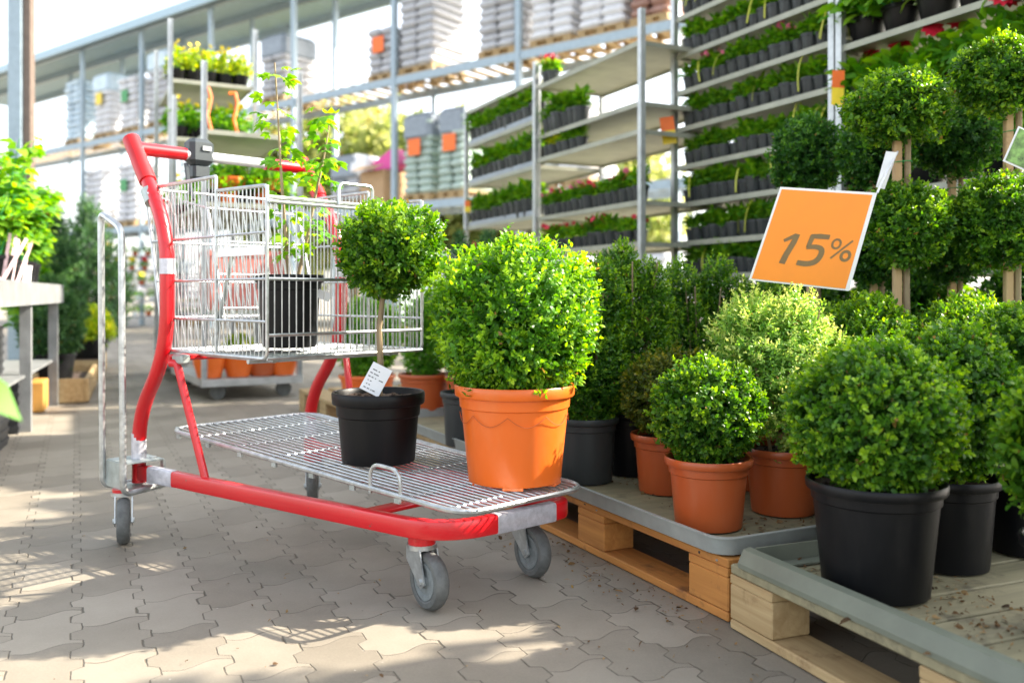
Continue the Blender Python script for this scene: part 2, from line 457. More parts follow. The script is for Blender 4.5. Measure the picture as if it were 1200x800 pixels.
# ------------------------------------------------------------------ pots and potted plants
def pot_parts(t, rt, rb, h, mat, rim=.022, soil=True, notch=False, drop=.018, band=True):
    mb = MB()
    rr = lambda z: rb+(rt-rb)*z/h
    e = .004
    prof = [(rb*.55, .004), (rb-.006, .002), (rb-.001, .004), (rb, .010)]
    if band:
        prof += [(rr(h-rim*1.9)-e, h-rim*1.9-.001), (rr(h-rim*1.9), h-rim*1.9+.002)]
    prof += [(rr(h-rim)-.001, h-rim), (rt+.004, h-rim+.002), (rt+.006, h-rim+.005), (rt+.007, h-.004), (rt+.0045, h), (rt-.001, h-.001),
             (rt-.006, h-.010), (rt-.014, h-.05), (.0, h-.052)]
    mb.lathe(prof, n=48)
    pot = mb.build('pot', mat, t, 40)
    if soil:
        rng = random.Random(int(rt*1e5)); s = MB(); n = 28; R = rt-.007
        vs = [(0, 0, h-drop+.004)]; fs = []
        for i, k in enumerate((.3, .6, .85, 1.0)):
            for j in range(n):
                a = 6.2832*j/n; z = h-drop+rng.uniform(-.004, .005)
                vs.append((R*k*math.cos(a), R*k*math.sin(a), z))
        for j in range(n): fs.append((0, 1+j, 1+(j+1) % n))
        for i in range(3):
            for j in range(n):
                fs.append((1+i*n+j, 1+(i+1)*n+j, 1+(i+1)*n+(j+1) % n, 1+i*n+(j+1) % n))
        s.add(vs, fs, True)
        for _ in range(30):
            a = rng.uniform(0, 6.28); q = R*math.sqrt(rng.random())*.93; d = rng.uniform(.003, .008)
            s.box((q*math.cos(a), q*math.sin(a), h-drop+.003), (d, d*1.3, d*.7), Matrix.Rotation(a*3, 3, 'Z'))
        s.build('soil', SOIL, t)
    return pot

def stem(t, pts, r0, r1, mat=BARK, name='stem'):
    mb = MB(); n = len(pts)
    return mb.tube(pts, r0, 9, radii=[r0+(r1-r0)*i/(n-1) for i in range(n)]).build(name, mat, t)

def few_stems(t, h, top, seed, k=5, spread=.05, mat=BARK, r=.005):
    rng = random.Random(seed); mb = MB()
    for i in range(k):
        a = rng.uniform(0, 6.28); x, y = rng.uniform(0, .03)*math.cos(a), rng.uniform(0, .03)*math.sin(a)
        mb.tube([(x, y, h-.03), (x+spread*.5*math.cos(a), y+spread*.5*math.sin(a), (h+top)/2), (x+spread*math.cos(a), y+spread*math.sin(a), top)], r, 6,
                radii=[r, r*.8, r*.5])
    return mb.build('stems', mat, t)

LEAFSETS = {}
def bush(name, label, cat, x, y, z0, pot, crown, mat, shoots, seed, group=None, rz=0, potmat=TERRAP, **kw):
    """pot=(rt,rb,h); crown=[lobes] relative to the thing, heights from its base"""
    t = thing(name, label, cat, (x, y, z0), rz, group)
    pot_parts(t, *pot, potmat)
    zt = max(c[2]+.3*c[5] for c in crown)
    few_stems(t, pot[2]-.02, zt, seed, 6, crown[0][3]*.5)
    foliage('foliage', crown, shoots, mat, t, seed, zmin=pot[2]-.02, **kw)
    return t

DZ = .152     # what stands on the first pallet's tray
# --- on the trolley's deck
def deck_z(a): return .325-.07*(a-.06)/1.24+.006
CA = Vector((.731, -.682)); CB = Vector((.682, .731)); CO = Vector((-1.145, 2.75))
def C(a, b, z):
    p = CO+CA*a+CB*b
    return Vector((p.x, p.y, z))

p = C(1.165, .440, 0)
zo = deck_z(1.165)
t = thing('potted_box_ball', 'large bright green box ball in an orange pot on the red trolley deck', 'potted shrub', (p.x, p.y, zo), .4)
pot_parts(t, .146, .118, .245, ORANGEP, .030)
sw = MB()
for k in range(9):
    a0 = 2*math.pi*k/9; pts = []
    for i in range(13):
        f = i/12; a = a0+f*2*math.pi/9; z = .176-.024*math.sin(math.pi*f)
        r = .118+(.146-.118)*z/.245+.0008
        pts.append((r*math.cos(a), r*math.sin(a), z))
    sw.tube(pts, .0008, 5, False)
sw.build('swag_pattern', SWAG, t)
for k in range(5):
    a = 2*math.pi*k/5+.5
    ft = MB(); ft.box((.100*math.cos(a), .100*math.sin(a), .0005), (.030, .05, .007), Matrix.Rotation(a, 3, 'Z'))
    ft.build('foot', ORANGEP, t)
few_stems(t, .23, .5, 3, 7, .12)
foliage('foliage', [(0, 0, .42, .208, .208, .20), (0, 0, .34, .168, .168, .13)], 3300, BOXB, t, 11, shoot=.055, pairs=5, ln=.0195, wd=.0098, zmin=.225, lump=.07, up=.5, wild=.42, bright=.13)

p = C(.80, .293, 0); zo = deck_z(.80)
t = thing('potted_standard', 'small round box standard on a thin bare stem in a black pot on the trolley', 'potted tree', (p.x, p.y, zo), 1.0)
pot_parts(t, .118, .098, .19, BLACKP, .034)
stem(t, [(0, 0, .16), (.004, -.004, .26), (-.002, -.004, .36), (.008, -.012, .47), (.014, -.02, .56)], .0095, .006)
foliage('crown', [(.020, -.030, .572, .132, .132, .116)], 1500, BOX, t, 21, shoot=.046, pairs=5, ln=.018, wd=.0095, lump=.15, up=.35, wild=.6, bright=.08)
# small plant label stuck in that pot
def card(name, label, c, w, h, M, mat=PAPER, parent=None, th=.0012):
    o = MB().box((0, 0, 0), (w, th, h), None).build(name, mat, parent)
    o.matrix_world = Matrix.Translation(c) @ M.to_4x4()
    if label: tag(o, label, 'plant label')
    return o
cl = thing('plant_label', 'white printed plant label stuck in the black pot of the box standard', 'plant label', (p.x-.020, p.y-.055, zo+.188), .15)
Mc = Matrix.Rotation(rad(-18), 4, 'X') @ Matrix.Rotation(rad(28), 4, 'Y')
o = MB().box((0, 0, .045), (.056, .0012, .080)).build('card', PAPER, cl); o.matrix_local = Mc
pr = MB()
rng = random.Random(5)
for i in range(6):
    [pr.box((-.018+k*.009+rng.uniform(-.002, .002), -.0012, .014+i*.0105), (rng.uniform(.003, .0075), .0008, .0022)) for k in range(rng.randint(2, 5))]
o = pr.build('print', GREYP, cl); o.matrix_local = Mc

# --- in the basket
def maple_leaf(mb_pos, d, nr, size): pass
p = C(.53, .19, 0)
t = thing('potted_sapling', 'tall lobed-leaf sapling in a black pot inside the wire basket', 'potted tree', (p.x, p.y, .590), .3)
pot_parts(t, .092, .075, .205, BLACKP, .022)
st = [[(0, 0, .18), (-.010, 0, .32), (-.022, .0, .48), (-.030, 0, .64), (-.040, 0, .80)], [(.02, .01, .18), (.05, .01, .31), (.075, .02, .44), (.10, .02, .55), (.115, .02, .66)]]
mb = MB()
for s_ in st: mb.tube(fillet(s_, .05), .005, 7, radii=[.0058-.0035*i/(len(fillet(s_, .05))-1) for i in range(len(fillet(s_, .05)))])
mb.build('stems', BARK, t)
def lobed_leaves(parent, spots, seed, mat=LITE):
    """palmate leaves: five pointed lobes round a stalk, one mesh"""
    rng = np.random.default_rng(seed); pos, ax, nr, ln, wd, ti = [], [], [], [], [], []
    for (c, out, size) in spots:
        c = np.array(c); out = np.array(out, float); out /= np.linalg.norm(out)
        nn = np.array([0, 0, 1.])+rng.normal(size=3)*.45; nn -= out*nn.dot(out); nn /= np.linalg.norm(nn)
        sd = np.cross(out, nn); tt = rng.uniform(.3, .95)
        for a, k in ((0, 1), (.75, .82), (-.75, .82), (1.6, .55), (-1.6, .55)):
            pos.append(c); ax.append(out*math.cos(a)+sd*math.sin(a)); nr.append(nn); ln.append(size*k); wd.append(size*.52*k); ti.append(tt)
    return leaf_mesh('leaves', np.array(pos), np.array(ax), np.array(nr), np.array(ln), np.array(wd), np.array(ti), mat, parent, .25)
rng = random.Random(9); spots = []
for s_ in st:
    for i in range(60):
        f = rng.uniform(.12, 1.02); k = f*(len(s_)-1); j = min(int(k), len(s_)-2); q = Vector(s_[j]).lerp(Vector(s_[j+1]), k-j)
        a = rng.uniform(0, 6.28); d = rng.uniform(.015, .055)
        spots.append(((q.x+d*math.cos(a), q.y+d*math.sin(a), q.z+rng.uniform(-.01, .025)), (math.cos(a), math.sin(a), rng.uniform(-.4, .3)), rng.uniform(.024, .050)))
lobed_leaves(t, spots, 4)
lb = thing('plant_label', 'long white strip label leaning out of the sapling pot in the basket', 'plant label', (p.x+.015, p.y-.02, .775), .1)
o = MB().box((.05, 0, 0), (.125, .001, .024)).build('card', PAPER, lb); o.matrix_local = Matrix.Rotation(rad(24), 4, 'Y')

# ------------------------------------------------------------------ the trolley
tr = thing('shopping_trolley', 'red platform trolley with wire basket, silver grid deck and four castors', 'trolley', (0, 0, 0))
TR = .021
# base frame: one bent square-ish tube
base = [C(0, 0, .197), C(1.215, .150, .197), C(1.262, .545, .197), C(0, .625, .197)]
def arc(a, p, b, r, seg=8):
    d1 = (a-p).normalized(); d2 = (b-p).normalized(); q1 = p+d1*r; q2 = p+d2*r
    return [(1-t)**2*q1+2*(1-t)*t*p+t*t*q2 for t in [i/seg for i in range(seg+1)]]
pth = [base[0]]+arc(base[0], base[1], base[2], .125)+arc(base[1], base[2], base[3], .06)+[base[3]]
def flat_tube(mb, pts, w, h):
    """upright rounded-rectangle section swept along a level path"""
    n = len(pts); sec = []
    for sx, sz in ((-1, -1), (1, -1), (1, 1), (-1, 1)):
        for k in range(3):
            a = {(-1, -1): math.pi, (1, -1): 1.5*math.pi, (1, 1): 0, (-1, 1): .5*math.pi}[(sx, sz)]+k*math.pi/4
            sec.append((sx*(w/2-.007)+.007*math.cos(a), sz*(h/2-.007)+.007*math.sin(a)))
    m = len(sec); vs = []
    for i in range(n):
        d = pts[min(i+1, n-1)]-pts[max(i-1, 0)]; d.z = 0; d.normalize(); sd = Vector((d.y, -d.x, 0))
        for x, z in sec: vs.append(pts[i]+sd*x+Vector((0, 0, z)))
    fs = [(i*m+k, i*m+(k+1) % m, (i+1)*m+(k+1) % m, (i+1)*m+k) for i in range(n-1) for k in range(m)]
    fs = [f[::-1] for f in fs]
    mb.add(vs, fs+[tuple(range(m)), tuple((n-1)*m+k for k in range(m-1, -1, -1))], True)
mb = MB(); flat_tube(mb, pth, .030, .046)
mb.build('base_frame', RED, tr)
mb = MB(); flat_tube(mb, [C(.955, .125, .205), C(.965, .565, .205)], .06, .012); mb.build('cross_bar', RED, tr)
# silver stickers on the base
def lerp3(a, b, t): return a.lerp(b, t)
mb = MB(); flat_tube(mb, [lerp3(base[0], base[1], .055), lerp3(base[0], base[1], .155)], .0325, .0485); mb.build('reflective_band', TAPE, tr)
mb = MB(); flat_tube(mb, [lerp3(base[1], base[2], .37), lerp3(base[1], base[2], .66), lerp3(base[1], base[2], .84)], .0325, .0485)
fb = mb.build('front_bumper', TAPE, tr)
# uprights
for b_ in (0.0, .62):
    k = -1 if b_ == 0 else 1
    path = fillet([C(0, b_, .165), C(0, b_, .37), C(.185, b_, .575), C(.185, b_, .93), C(.03, b_, 1.12)], .14, 9)
    MB().tube(path, TR, 14).build('upright', RED, tr)
    MB().tube([C(.06, b_, 1.082), C(-.055, b_, 1.222)], .0255, 14).build('corner_cap', REDC, tr)
    MB().tube([C(0, b_, .235), C(0, b_, .315)], TR+.0012, 14).build('reflective_band', TAPE, tr)
    MB().tube([C(.186, b_, .80), C(.186, b_, .845)], TR+.0012, 14).build('reflective_band', TAPE, tr)
    MB().tube(fillet([C(.205, b_, .54), C(.225, b_+.01*-k, .54), C(.33, b_+.045*-k, .205), C(.33, b_+.045*-k, .175)], .03, 5), .0115, 10).build('brace', RED, tr)
    MB().tube([C(.075+i*.012, b_, 1.055-.02*i) for i in range(3)], TR+.005, 14).build('clamp', ZINCD, tr)
    cl_ = MB().tube([C(.10, b_-.02, 1.04), C(.13, b_+.03, 1.02), C(.10, b_+.06, .98)], .006, 6); cl_.build('clamp_wire', ZINC, tr)
# handle
hz, ha = 1.192, -.030
hb = MB().tube([C(ha, .155, hz), C(ha, .475, hz)], .0165, 14).build('handle_bar', WHITEM, tr)
for b0, b1 in ((.01, .165), (.455, .61)):
    MB().tube([C(ha, b0, hz), C(ha, b1, hz)], .0205, 14).build('grip', RED, hb)
R_ = Matrix.Rotation(math.atan2(CB.y, CB.x), 3, 'Z')
lk = MB().box(C(ha-.005, .215, hz+.012), (.085, .062, .085), R_, .014).build('coin_lock', LOCKP, tr)
MB().box(C(ha-.012, .218, hz-.052), (.060, .05, .05), R_, .008).build('lock_base', LOCKP, lk)
MB().box(C(ha+.028, .225, hz+.022), (.03, .006, .014), R_).build('coin_slot', ZINC, lk)
MB().tube([C(ha, .168, hz-.03), C(ha+.02, .165, hz-.09), C(ha+.05, .17, hz-.15)], .007, 6).build('lock_chain', LOCKP, lk)
# deck
dk = MB()
def dz(a): return .325-.07*(a-.06)/1.24
def db(a, f):          # across the deck, f 0..1
    n0 = .065+.075*(a-.06)/1.24; n1 = .585-.030*(a-.06)/1.24
    return n0+(n1-n0)*f
def D(a, f, o=0): return C(a, db(a, f), dz(a)+o)
ring = fillet([D(.06, 0), D(1.29, 0), D(1.31, 1), D(.06, 1)], .07, 6, True)
dk.tube(ring, .0070, 8, closed=True)
deck = dk.build('grid_deck', ZINC, tr)
w = MB()
for i in range(1, 21):
    f = i/21
    w.tube([D(.06, f, .004), D(.5, f, .004), D(1.295, f, .004)], .0026, 6)
for a in (.20, .38, .56, .74, .92, 1.10, 1.23):
    w.tube([D(a, 0, -.002), D(a, 1, -.002)], .0035, 6)
w.build('deck_wires', ZINC, deck)
lp = MB()
e0, e1 = D(.985, 0), D(1.09, 0); u3 = Vector((0, 0, .06))
pl = [e0-u3*.2, e0+u3, e1+u3, e1-u3*.2]
lp.tube(fillet(pl, .05, 8), .0050, 8); lp.build('wire_loop', ZINC, deck)
for i in range(7):
    MB().box(D(.12+i*.16, 0, -.012), (.02, .006, .012), Matrix.Rotation(math.atan2(CA.y, CA.x), 3, 'Z')).build('lug', ZINCD, deck)
# basket -------------------------------------------------------------
B0, B1 = .02, .545           # near and far side
ZB = .575
def BP(a, b, z): return C(a, b, z)
bs = MB(); TH = .0052
def aback(z): return .13-.13*(z-ZB)/.49
# heavy frame
for b_ in (B0, B1):
    bs.tube(fillet([BP(.43, b_, 1.065), BP(aback(1.065), b_, 1.065), BP(aback(ZB), b_, ZB), BP(.69, b_, ZB), BP(.69, b_, 1.02)], .02, 4), TH, 7)
    bs.tube(fillet([BP(.432, b_, ZB), BP(.432, b_, 1.065)], .01), TH, 7)
    bs.tube(fillet([BP(.69, b_, .99), BP(.69, b_, 1.02), BP(.44, b_, 1.025)], .015, 4), TH, 7)
    for z in (.67, .78, .90):
        bs.tube([BP(aback(z), b_, z), BP(.69, b_, z)], .0038, 6)
for z in (.99, .78, .635, ZB):
    bs.tube([BP(.69, B0, z), BP(.69, B1, z)], .0046 if z < .98 else .0056, 7)
# carrying loop on the front rim
bs.tube(fillet([BP(.695, .24, .985), BP(.695, .24, 1.045), BP(.695, .355, 1.045), BP(.695, .355, .985)], .018, 5), .0046, 7)
bs.tube([BP(.70, B0, .978), BP(.70, B1, .978)], .0046, 7)
for z in (1.065, .90, .78, .67, ZB):
    bs.tube([BP(aback(z), B0, z), BP(aback(z), B1, z)], .0042, 6)
basket = bs.build('basket', ZINC, tr)
bw = MB(); WR = .0018
na = 21
for b_ in (B0, B1):
    for i in range(1, 34):
        a = .015+.675*i/34
        zt = 1.062 if a < .43 else 1.022
        zb = ZB if a > .13 else ZB+(.13-a)/.13*.49
        bw.tube([BP(a, b_, zb), BP(a, b_, zt)], WR, 5, False)
for i in range(1, 24):
    b_ = B0+(B1-B0)*i/24
    bw.tube(fillet([BP(.69, b_, .99), BP(.69, b_, ZB), BP(.13, b_, ZB), BP(0, b_, 1.065)], .012, 3), WR, 5, False)
for i in range(1, 12):
    a = .13+.56*i/12
    bw.tube([BP(a, B0, ZB+.003), BP(a, B1, ZB+.003)], WR*1.2, 5, False)
bw.build('basket_wires', ZINC, basket)
# child seat folded against the back and its wire flap
cs = MB()
for b_ in (.12, .44):
    cs.tube(fillet([BP(.05, b_, 1.03), BP(.20, b_, 1.0), BP(.30, b_, .66)], .02, 4), .004, 6)
for i in range(12):
    b_ = .12+.32*i/11
    cs.tube([BP(.20, b_, 1.0), BP(.30, b_, .66)], WR, 5, False)
for z in (1.0, .9, .8, .7):
    cs.tube([BP(.20+(1.0-z)*.295, .12, z), BP(.20+(1-z)*.295, .44, z)], .0032, 6)
cs.build('child_seat', ZINC, basket)
MB().box(BP(.575, B0-.008, .853), (.225, .006, .022), Matrix.Rotation(math.atan2(CA.y, CA.x), 3, 'Z')).build('label_strip', WHITEM, basket)
MB().tube([BP(.50, B0+.012, .86), BP(.46, B0+.012, .75), BP(.40, B0+.012, .60)], .006, 6).build('strut', ZINCD, basket)
# basket carrier under it
mb = MB()
mb.tube([C(.19, -.0, .555), C(.19, .62, .555)], .011, 8)
mb.build('carrier_bar', RED, tr)
mb = MB()
for b_ in (.10, .50): mb.tube([C(.16, b_, .562), C(.60, b_, .562)], .007, 8)
mb.tube([C(.58, .03, .562), C(.58, .54, .562)], .007, 8)
mb.build('carrier_frame', ZINC, tr)
for b_ in (.01, .60):
    MB().box(C(.23, b_+.01, .552), (.06, .03, .028), Matrix.Rotation(math.atan2(CA.y, CA.x), 3, 'Z'), .005).build('hinge', ZINCD, tr)
# guard hoop and bracket
hp = MB()
hp.tube(fillet([C(-.05, .04, .155), C(-.072, -.080, .155), C(-.072, -.085, .99), C(.072, -.085, .935), C(.072, -.08, .150), C(.05, .06, .158)], .032, 7), .0100, 10)
hoop = hp.build('guard_hoop', ZINC, tr)
Ra = Matrix.Rotation(math.atan2(CA.y, CA.x), 3, 'Z')
mb = MB()
mb.box(C(0, -.072, .197), (.125, .004, .078), Ra)
mb.box(C(0, -.010, .2365), (.125, .120, .004), Ra)
mb.box(C(.0, -.010, .1575), (.125, .120, .004), Ra)
mb.box(C(.06, .047, .197), (.02, .006, .078), Ra)
mb.build('castor_bracket', ZINCD, tr)
MB().tube([C(.03, .03, .238), C(.03, .03, .244)], .011, 6).build('bolt', ZINC, tr)
# castors
def castor(a, b_, heading, top, steer_off=.03):
    p = C(a, b_, 0)
    ch = thing_local('castor', tr, p, heading)
    Rw = .068
    MB().tube([(0, 0, .148), (0, 0, top)], .033, 16).build('collar', RED, ch)
    MB().tube([(0, 0, .138), (0, 0, .149)], .036, 16).build('swivel_plate', ZINC, ch)
    # fork: two cheeks
    fk = MB()
    for s in (-1, 1):
        y = s*.0235
        o = [(.030, .140), (-.030, .140), (-.040, .105), (-.052, .066), (-.036, .052), (-.018, .066), (.030, .110)]
        vs = [(x, y-.0018, z) for x, z in o]+[(x, y+.0018, z) for x, z in o]; n = len(o)
        fk.add(vs, [tuple(range(n)), tuple(range(2*n-1, n-1, -1))]+[(i, n+i, n+(i+1) % n, (i+1) % n) for i in range(n)])
    fk.box((0, 0, .1395), (.06, .05, .003))
    fk.tube([(-.034, -.030, Rw), (-.034, .030, Rw)], .008, 8)
    fk.build('fork', ZINC, ch)
    c = (-.034, 0, Rw)
    def ring(prof, mat, nm):
        m = MB(); vs = []; n = 32
        for r, y in prof:
            for k in range(n):
                an = 6.28318*k/n; vs.append((c[0]+r*math.cos(an), y, c[2]+r*math.sin(an)))
        fs = [(i*n+k, i*n+(k+1) % n, (i+1)*n+(k+1) % n, (i+1)*n+k) for i in range(len(prof)-1) for k in range(n)]
        m.add(vs, fs, True); return m.build(nm, mat, ch)
    ring([(.046, -.016), (.050, -.0185), (.060, -.0175), (.0655, -.011), (.068, -.004), (.068, .004), (.0655, .011), (.060, .0175), (.050, .0185), (.046, .016)], RUBBER, 'tyre')
    ring([(.001, -.019), (.014, -.019), (.015, -.014), (.032, -.0135), (.034, -.016), (.043, -.0165), (.0445, -.014), (.0475, -.014), (.0475, .014), (.0445, .014), (.043, .0165), (.034, .016), (.032, .0135), (.015, .014), (.014, .019), (.001, .019)], HUBM, 'wheel_hub')
    return ch
def thing_local(name, parent, p, rz):
    o = bpy.data.objects.new(name, None); COL.objects.link(o); o.parent = parent
    o.location = p; o.rotation_euler = (0, 0, rz); o.empty_display_size = .03
    return o
castor(1.10, .185, rad(127), .178)
castor(1.115, .535, rad(124), .178)
castor(.02, -.055, rad(112), .158)
castor(0.02, .62, rad(100), .178)

# ------------------------------------------------------------------ pallets
def pallet(name, label, corner, pd, mat, length=1.2, depth=.8, group='wooden pallets in the front row', dmat=None, cross_deck=False):
    """corner = front corner nearest the camera; local X runs back along the aisle, -Y faces the aisle"""
    pd = Vector(pd).normalized()
    ang = math.atan2(pd.y, pd.x)
    t = thing(name, label, 'pallet', (corner[0], corner[1], 0), ang, group)
    # local x along pd; away from aisle is local -y (pd rotated -90)
    ys = (-.05, -depth/2, -depth+.05)
    rng = random.Random(int(corner[0]*1000))
    for y in ys:
        MB().box((length/2, y, .0125), (length, .10, .021), None, .003).build('bottom_board', mat, t)
        for x in (.0725, length/2, length-.0725):
            MB().box((x, y, .0625), (.145, .099, .077), None, .003).build('block', mat, t)
    s = MB()
    for x in (.0725, length/2, length-.0725):
        s.box((x, -depth/2, .112), (.144, depth, .020), None, .002)
    s.build('stringer_board', mat, t)
    d = MB()
    if cross_deck:
        n = 11; w = length/n
        for i in range(n):
            d.box(((i+.5)*w, -depth/2, .134), (w-.008, depth-.03, .020), None, .003)
        d.box((length/2, -.012, .1335), (length, .021, .021), None, .003)
        dm = dmat or mat
    else:
        for y, w in ((-.0725, .145), (-.235, .10), (-depth/2, .145), (-depth+.235, .10), (-depth+.0725, .145)):
            d.box((length/2, y, .133), (length, w, .021), None, .003)
        dm = mat
    d.build('deck_boards', dm, t)
    for x in (.0725, length/2, length-.0725):
        for dx in (-.035, .03):
            MB().tube([(x+dx, -.0005, .134+rng.uniform(-.003, .003)), (x+dx, .0008, .134)], .0035, 8).build('nail_head', LBLK if dx > 0 else ZINCD, t) if not cross_deck else None
    return t
def along(t, q=0): 
    v = Vector((.486, 2.018))+PD*t+QD*q
    return v
PF = along(0)
# local -y is QD?  PD rotated -90deg = (PD.y,-PD.x) = QD
pallet('pallet', 'orange-brown wooden pallet right of the trolley front wheels', along(.0), PD, WPAL)
P2D = Vector((-.371, .929))
pallet('pallet', 'pale raw wooden pallet nearest the camera with black pots on it', Vector((.483, 1.987))-P2D.normalized()*1.2, P2D, WPALE, cross_deck=True, dmat=WDECK)
pallet('pallet', 'wooden pallet half hidden behind the two pots on the trolley', along(1.26), PD, WPALE)
pallet('pallet', 'farthest wooden pallet in the row, behind the far trolley upright', along(2.9, -.05), PD, WPALE)

def tray(name, label, corner, pd, length, depth, z, mat, wall=.045, group='shallow plastic trays on the pallets', ribs=False, flat=.0):
    pd = Vector(pd).normalized(); ang = math.atan2(pd.y, pd.x)
    t = thing(name, label, 'tray', (corner[0], corner[1], z), ang, group)
    def rr(x0, y0, x1, y1, r, n=6):
        out = []
        for cx, cy, a0 in ((x1-r, y1-r, 0), (x0+r, y1-r, 90), (x0+r, y0+r, 180), (x1-r, y0+r, 270)):
            for k in range(n+1):
                a = rad(a0+90*k/n); out.append((cx+r*math.cos(a), cy+r*math.sin(a)))
        return out
    # outside up, over the lip, down inside, floor
    rings = [(0.006, 0.001), (0, .004), (-.006, wall-.004), (-.010, wall-.003), (-.010, wall), (-.002, wall+.001), (.004, wall-.002), (.010, .007), (.014, .005)]
    vs = []; m = None
    for off, zz in rings:
        lo = rr(off, -depth+off, length-off, -off, .05); m = len(lo)
        vs += [(x, y, zz) for x, y in lo]
    fs = [(i*m+k, i*m+(k+1) % m, (i+1)*m+(k+1) % m, (i+1)*m+k) for i in range(len(rings)-1) for k in range(m)]
    mb = MB(); mb.add(vs, fs, True)
    o = mb.build('rim', mat, t, 50)
    fl = MB()
    n = 8
    lo = rr(.008, -depth+.008, length-.008, -.008, .05)
    fl.add([(x, y, .006) for x, y in lo], [tuple(range(len(lo)))])
    if ribs:
        for i in range(16):
            fl.box((.06+(length-.12)*i/15, -depth/2, .007), (.018, depth-.1, .004))
    return t, fl
t, fl = tray('plant_tray', 'grey plastic tray under the terracotta pots on the orange-brown pallet', along(.005, -.015), PD, 1.2, .8, .1455, TRAYM)
fl.build('tray_floor', WDECK, t)
t, fl = tray('plant_tray', 'grey tray on the pallet partly hidden by the trolley', along(1.265, -.015), PD, 1.2, .8, .1455, TRAYM)
fl.build('tray_floor', WDECK, t)
# the pale pallet carries a greenish angle strip along its aisle edge and one at its far end
pd = P2D.normalized(); q2 = Vector((pd.y, -pd.x))
c0 = Vector((.483, 1.987))-pd*1.2
t = thing('edge_strip', 'greenish grey angle strip along the aisle edge of the pale pallet', 'edging', (c0.x, c0.y, .146), math.atan2(pd.y, pd.x))
mb = MB()
prof = [(.004, 0), (.004, .010), (-.010, .038), (-.028, .041), (-.028, .037), (-.012, .034), (-.002, .010), (-.004, .0)]
vs = [(x, y, z) for x in (-.02, 1.165) for y, z in prof]; n = len(prof)
mb.add(vs, [(i, (i+1) % n, n+(i+1) % n, n+i) for i in range(n)]+[tuple(range(n-1, -1, -1)), tuple(range(n, 2*n))])
mb.build('strip', TRAYG, t)
mb = MB(); mb.box((1.160, -.41, .020), (.006, .74, .038)); mb.box((1.138, -.41, .003), (.036, .74, .004)); mb.build('end_strip', TRAYG, t)

# crumbs of soil, bark and dry leaf fallen on the paving and the boards
def crumbs(name, spots, seed, zf, label):
    rng = np.random.default_rng(seed); pos = []
    for (x, y, r, n) in spots:
        a = rng.uniform(0, 6.28, n); q = r*np.sqrt(rng.random(n))
        pos.append(np.stack([x+q*np.cos(a), y+q*np.sin(a), np.full(n, zf)], 1))
    pos = np.concatenate(pos); n = len(pos); a = rng.uniform(0, 6.28, n)
    o = leaf_mesh(name, pos, np.stack([np.cos(a), np.sin(a), rng.uniform(-.1, .5, n)], 1), np.tile([0, 0, 1.], (n, 1))+rng.normal(size=(n, 3))*.5,
                  rng.gamma(2.0, .0035, n)+.002, rng.gamma(2.0, .002, n)+.002, rng.random(n), DRYL, None, .2)
    o['kind'] = 'stuff'; o['label'] = label; o['category'] = 'litter'
DRYL = leafmat('dry_litter', (.05, .03, .015), (.16, .09, .04), (.30, .20, .09), .1, .8, .2)
sp_ = [tuple(along(t_, -.05-.03*(k % 3)))+(.09, 26) for k, t_ in enumerate((.05, .2, .35, .5, .65, .8, 1.0))]+[(.33, 1.75, .25, 26), (-.2, 1.9, .5, 20), (-.7, 2.4, .8, 26)]
crumbs('soil_crumbs', sp_, 1, .0035, 'soil crumbs and dry bits scattered on the paving')
pd_ = P2D.normalized(); q_ = Vector((pd_.y, -pd_.x)); cc = Vector((.483, 1.987))
sp_ = [tuple(cc-pd_*a_+q_*b_)+(.12, 90) for a_, b_ in ((.2, .3), (.45, .25), (.55, .12), (.7, .3), (.35, .12), (.12, .12), (.85, .2))]
crumbs('soil_crumbs', sp_, 2, .1465, 'soil crumbs spilled on the boards of the pale pallet')
sp_ = [tuple(along(a_, b_))+(.12, 60) for a_, b_ in ((.2, .2), (.5, .25), (.8, .3), (.15, .4), (1.0, .2))]
crumbs('soil_crumbs', sp_, 3, .1545, 'soil crumbs lying in the grey plant tray')

# ------------------------------------------------------------------ shrubs on the pallets
bush('potted_box_ball', 'small box ball in a terracotta pot at the corner of the grey tray', 'potted shrub', .499, 2.277, DZ,
     (.104, .084, .178), [(0, 0, .292, .136, .136, .128)], BOX, 1750, 31, ln=.0155, wd=.0098, shoot=.038, bright=.02)
bush('potted_variegated_shrub', 'cream and green variegated shrub in a terracotta pot under the orange sign', 'potted shrub', .735, 2.43, DZ,
     (.104, .084, .178), [(-.04, 0, .40, .165, .16, .19), (.09, .02, .34, .13, .13, .17), (-.08, 0, .50, .09, .09, .10), (.03, 0, .52, .09, .09, .09)], VARI, 2600, 32, ln=.015, wd=.006, shoot=.065, pairs=6, lump=.12, up=.6, wild=.5, bright=.14)
bush('potted_box_ball', 'olive-brown box ball in a terracotta pot behind the small box ball', 'potted shrub', .462, 2.68, DZ,
     (.100, .082, .175), [(.01, 0, .29, .14, .14, .13)], BOXO, 1000, 33, ln=.017, wd=.009, shoot=.045)
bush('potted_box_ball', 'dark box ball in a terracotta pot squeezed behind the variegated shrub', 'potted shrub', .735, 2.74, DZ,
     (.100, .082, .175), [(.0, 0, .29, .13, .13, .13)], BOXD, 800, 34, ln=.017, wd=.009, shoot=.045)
bush('potted_yew', 'dark green upright shrub in a grey pot just right of the orange pot', 'potted shrub', .232, 2.83, DZ,
     (.100, .084, .205), [(0, 0, .36, .135, .13, .18), (.03, 0, .55, .10, .10, .15)], BOX, 2300, 35, potmat=GREYP, ln=.018, wd=.008, up=.7, bright=.05)
col_lobes = [(0, 0, .36, .130, .125, .22), (-.04, 0, .55, .095, .09, .16), (.055, .0, .56, .080, .08, .15), (-.03, .01, .66, .055, .055, .11)]
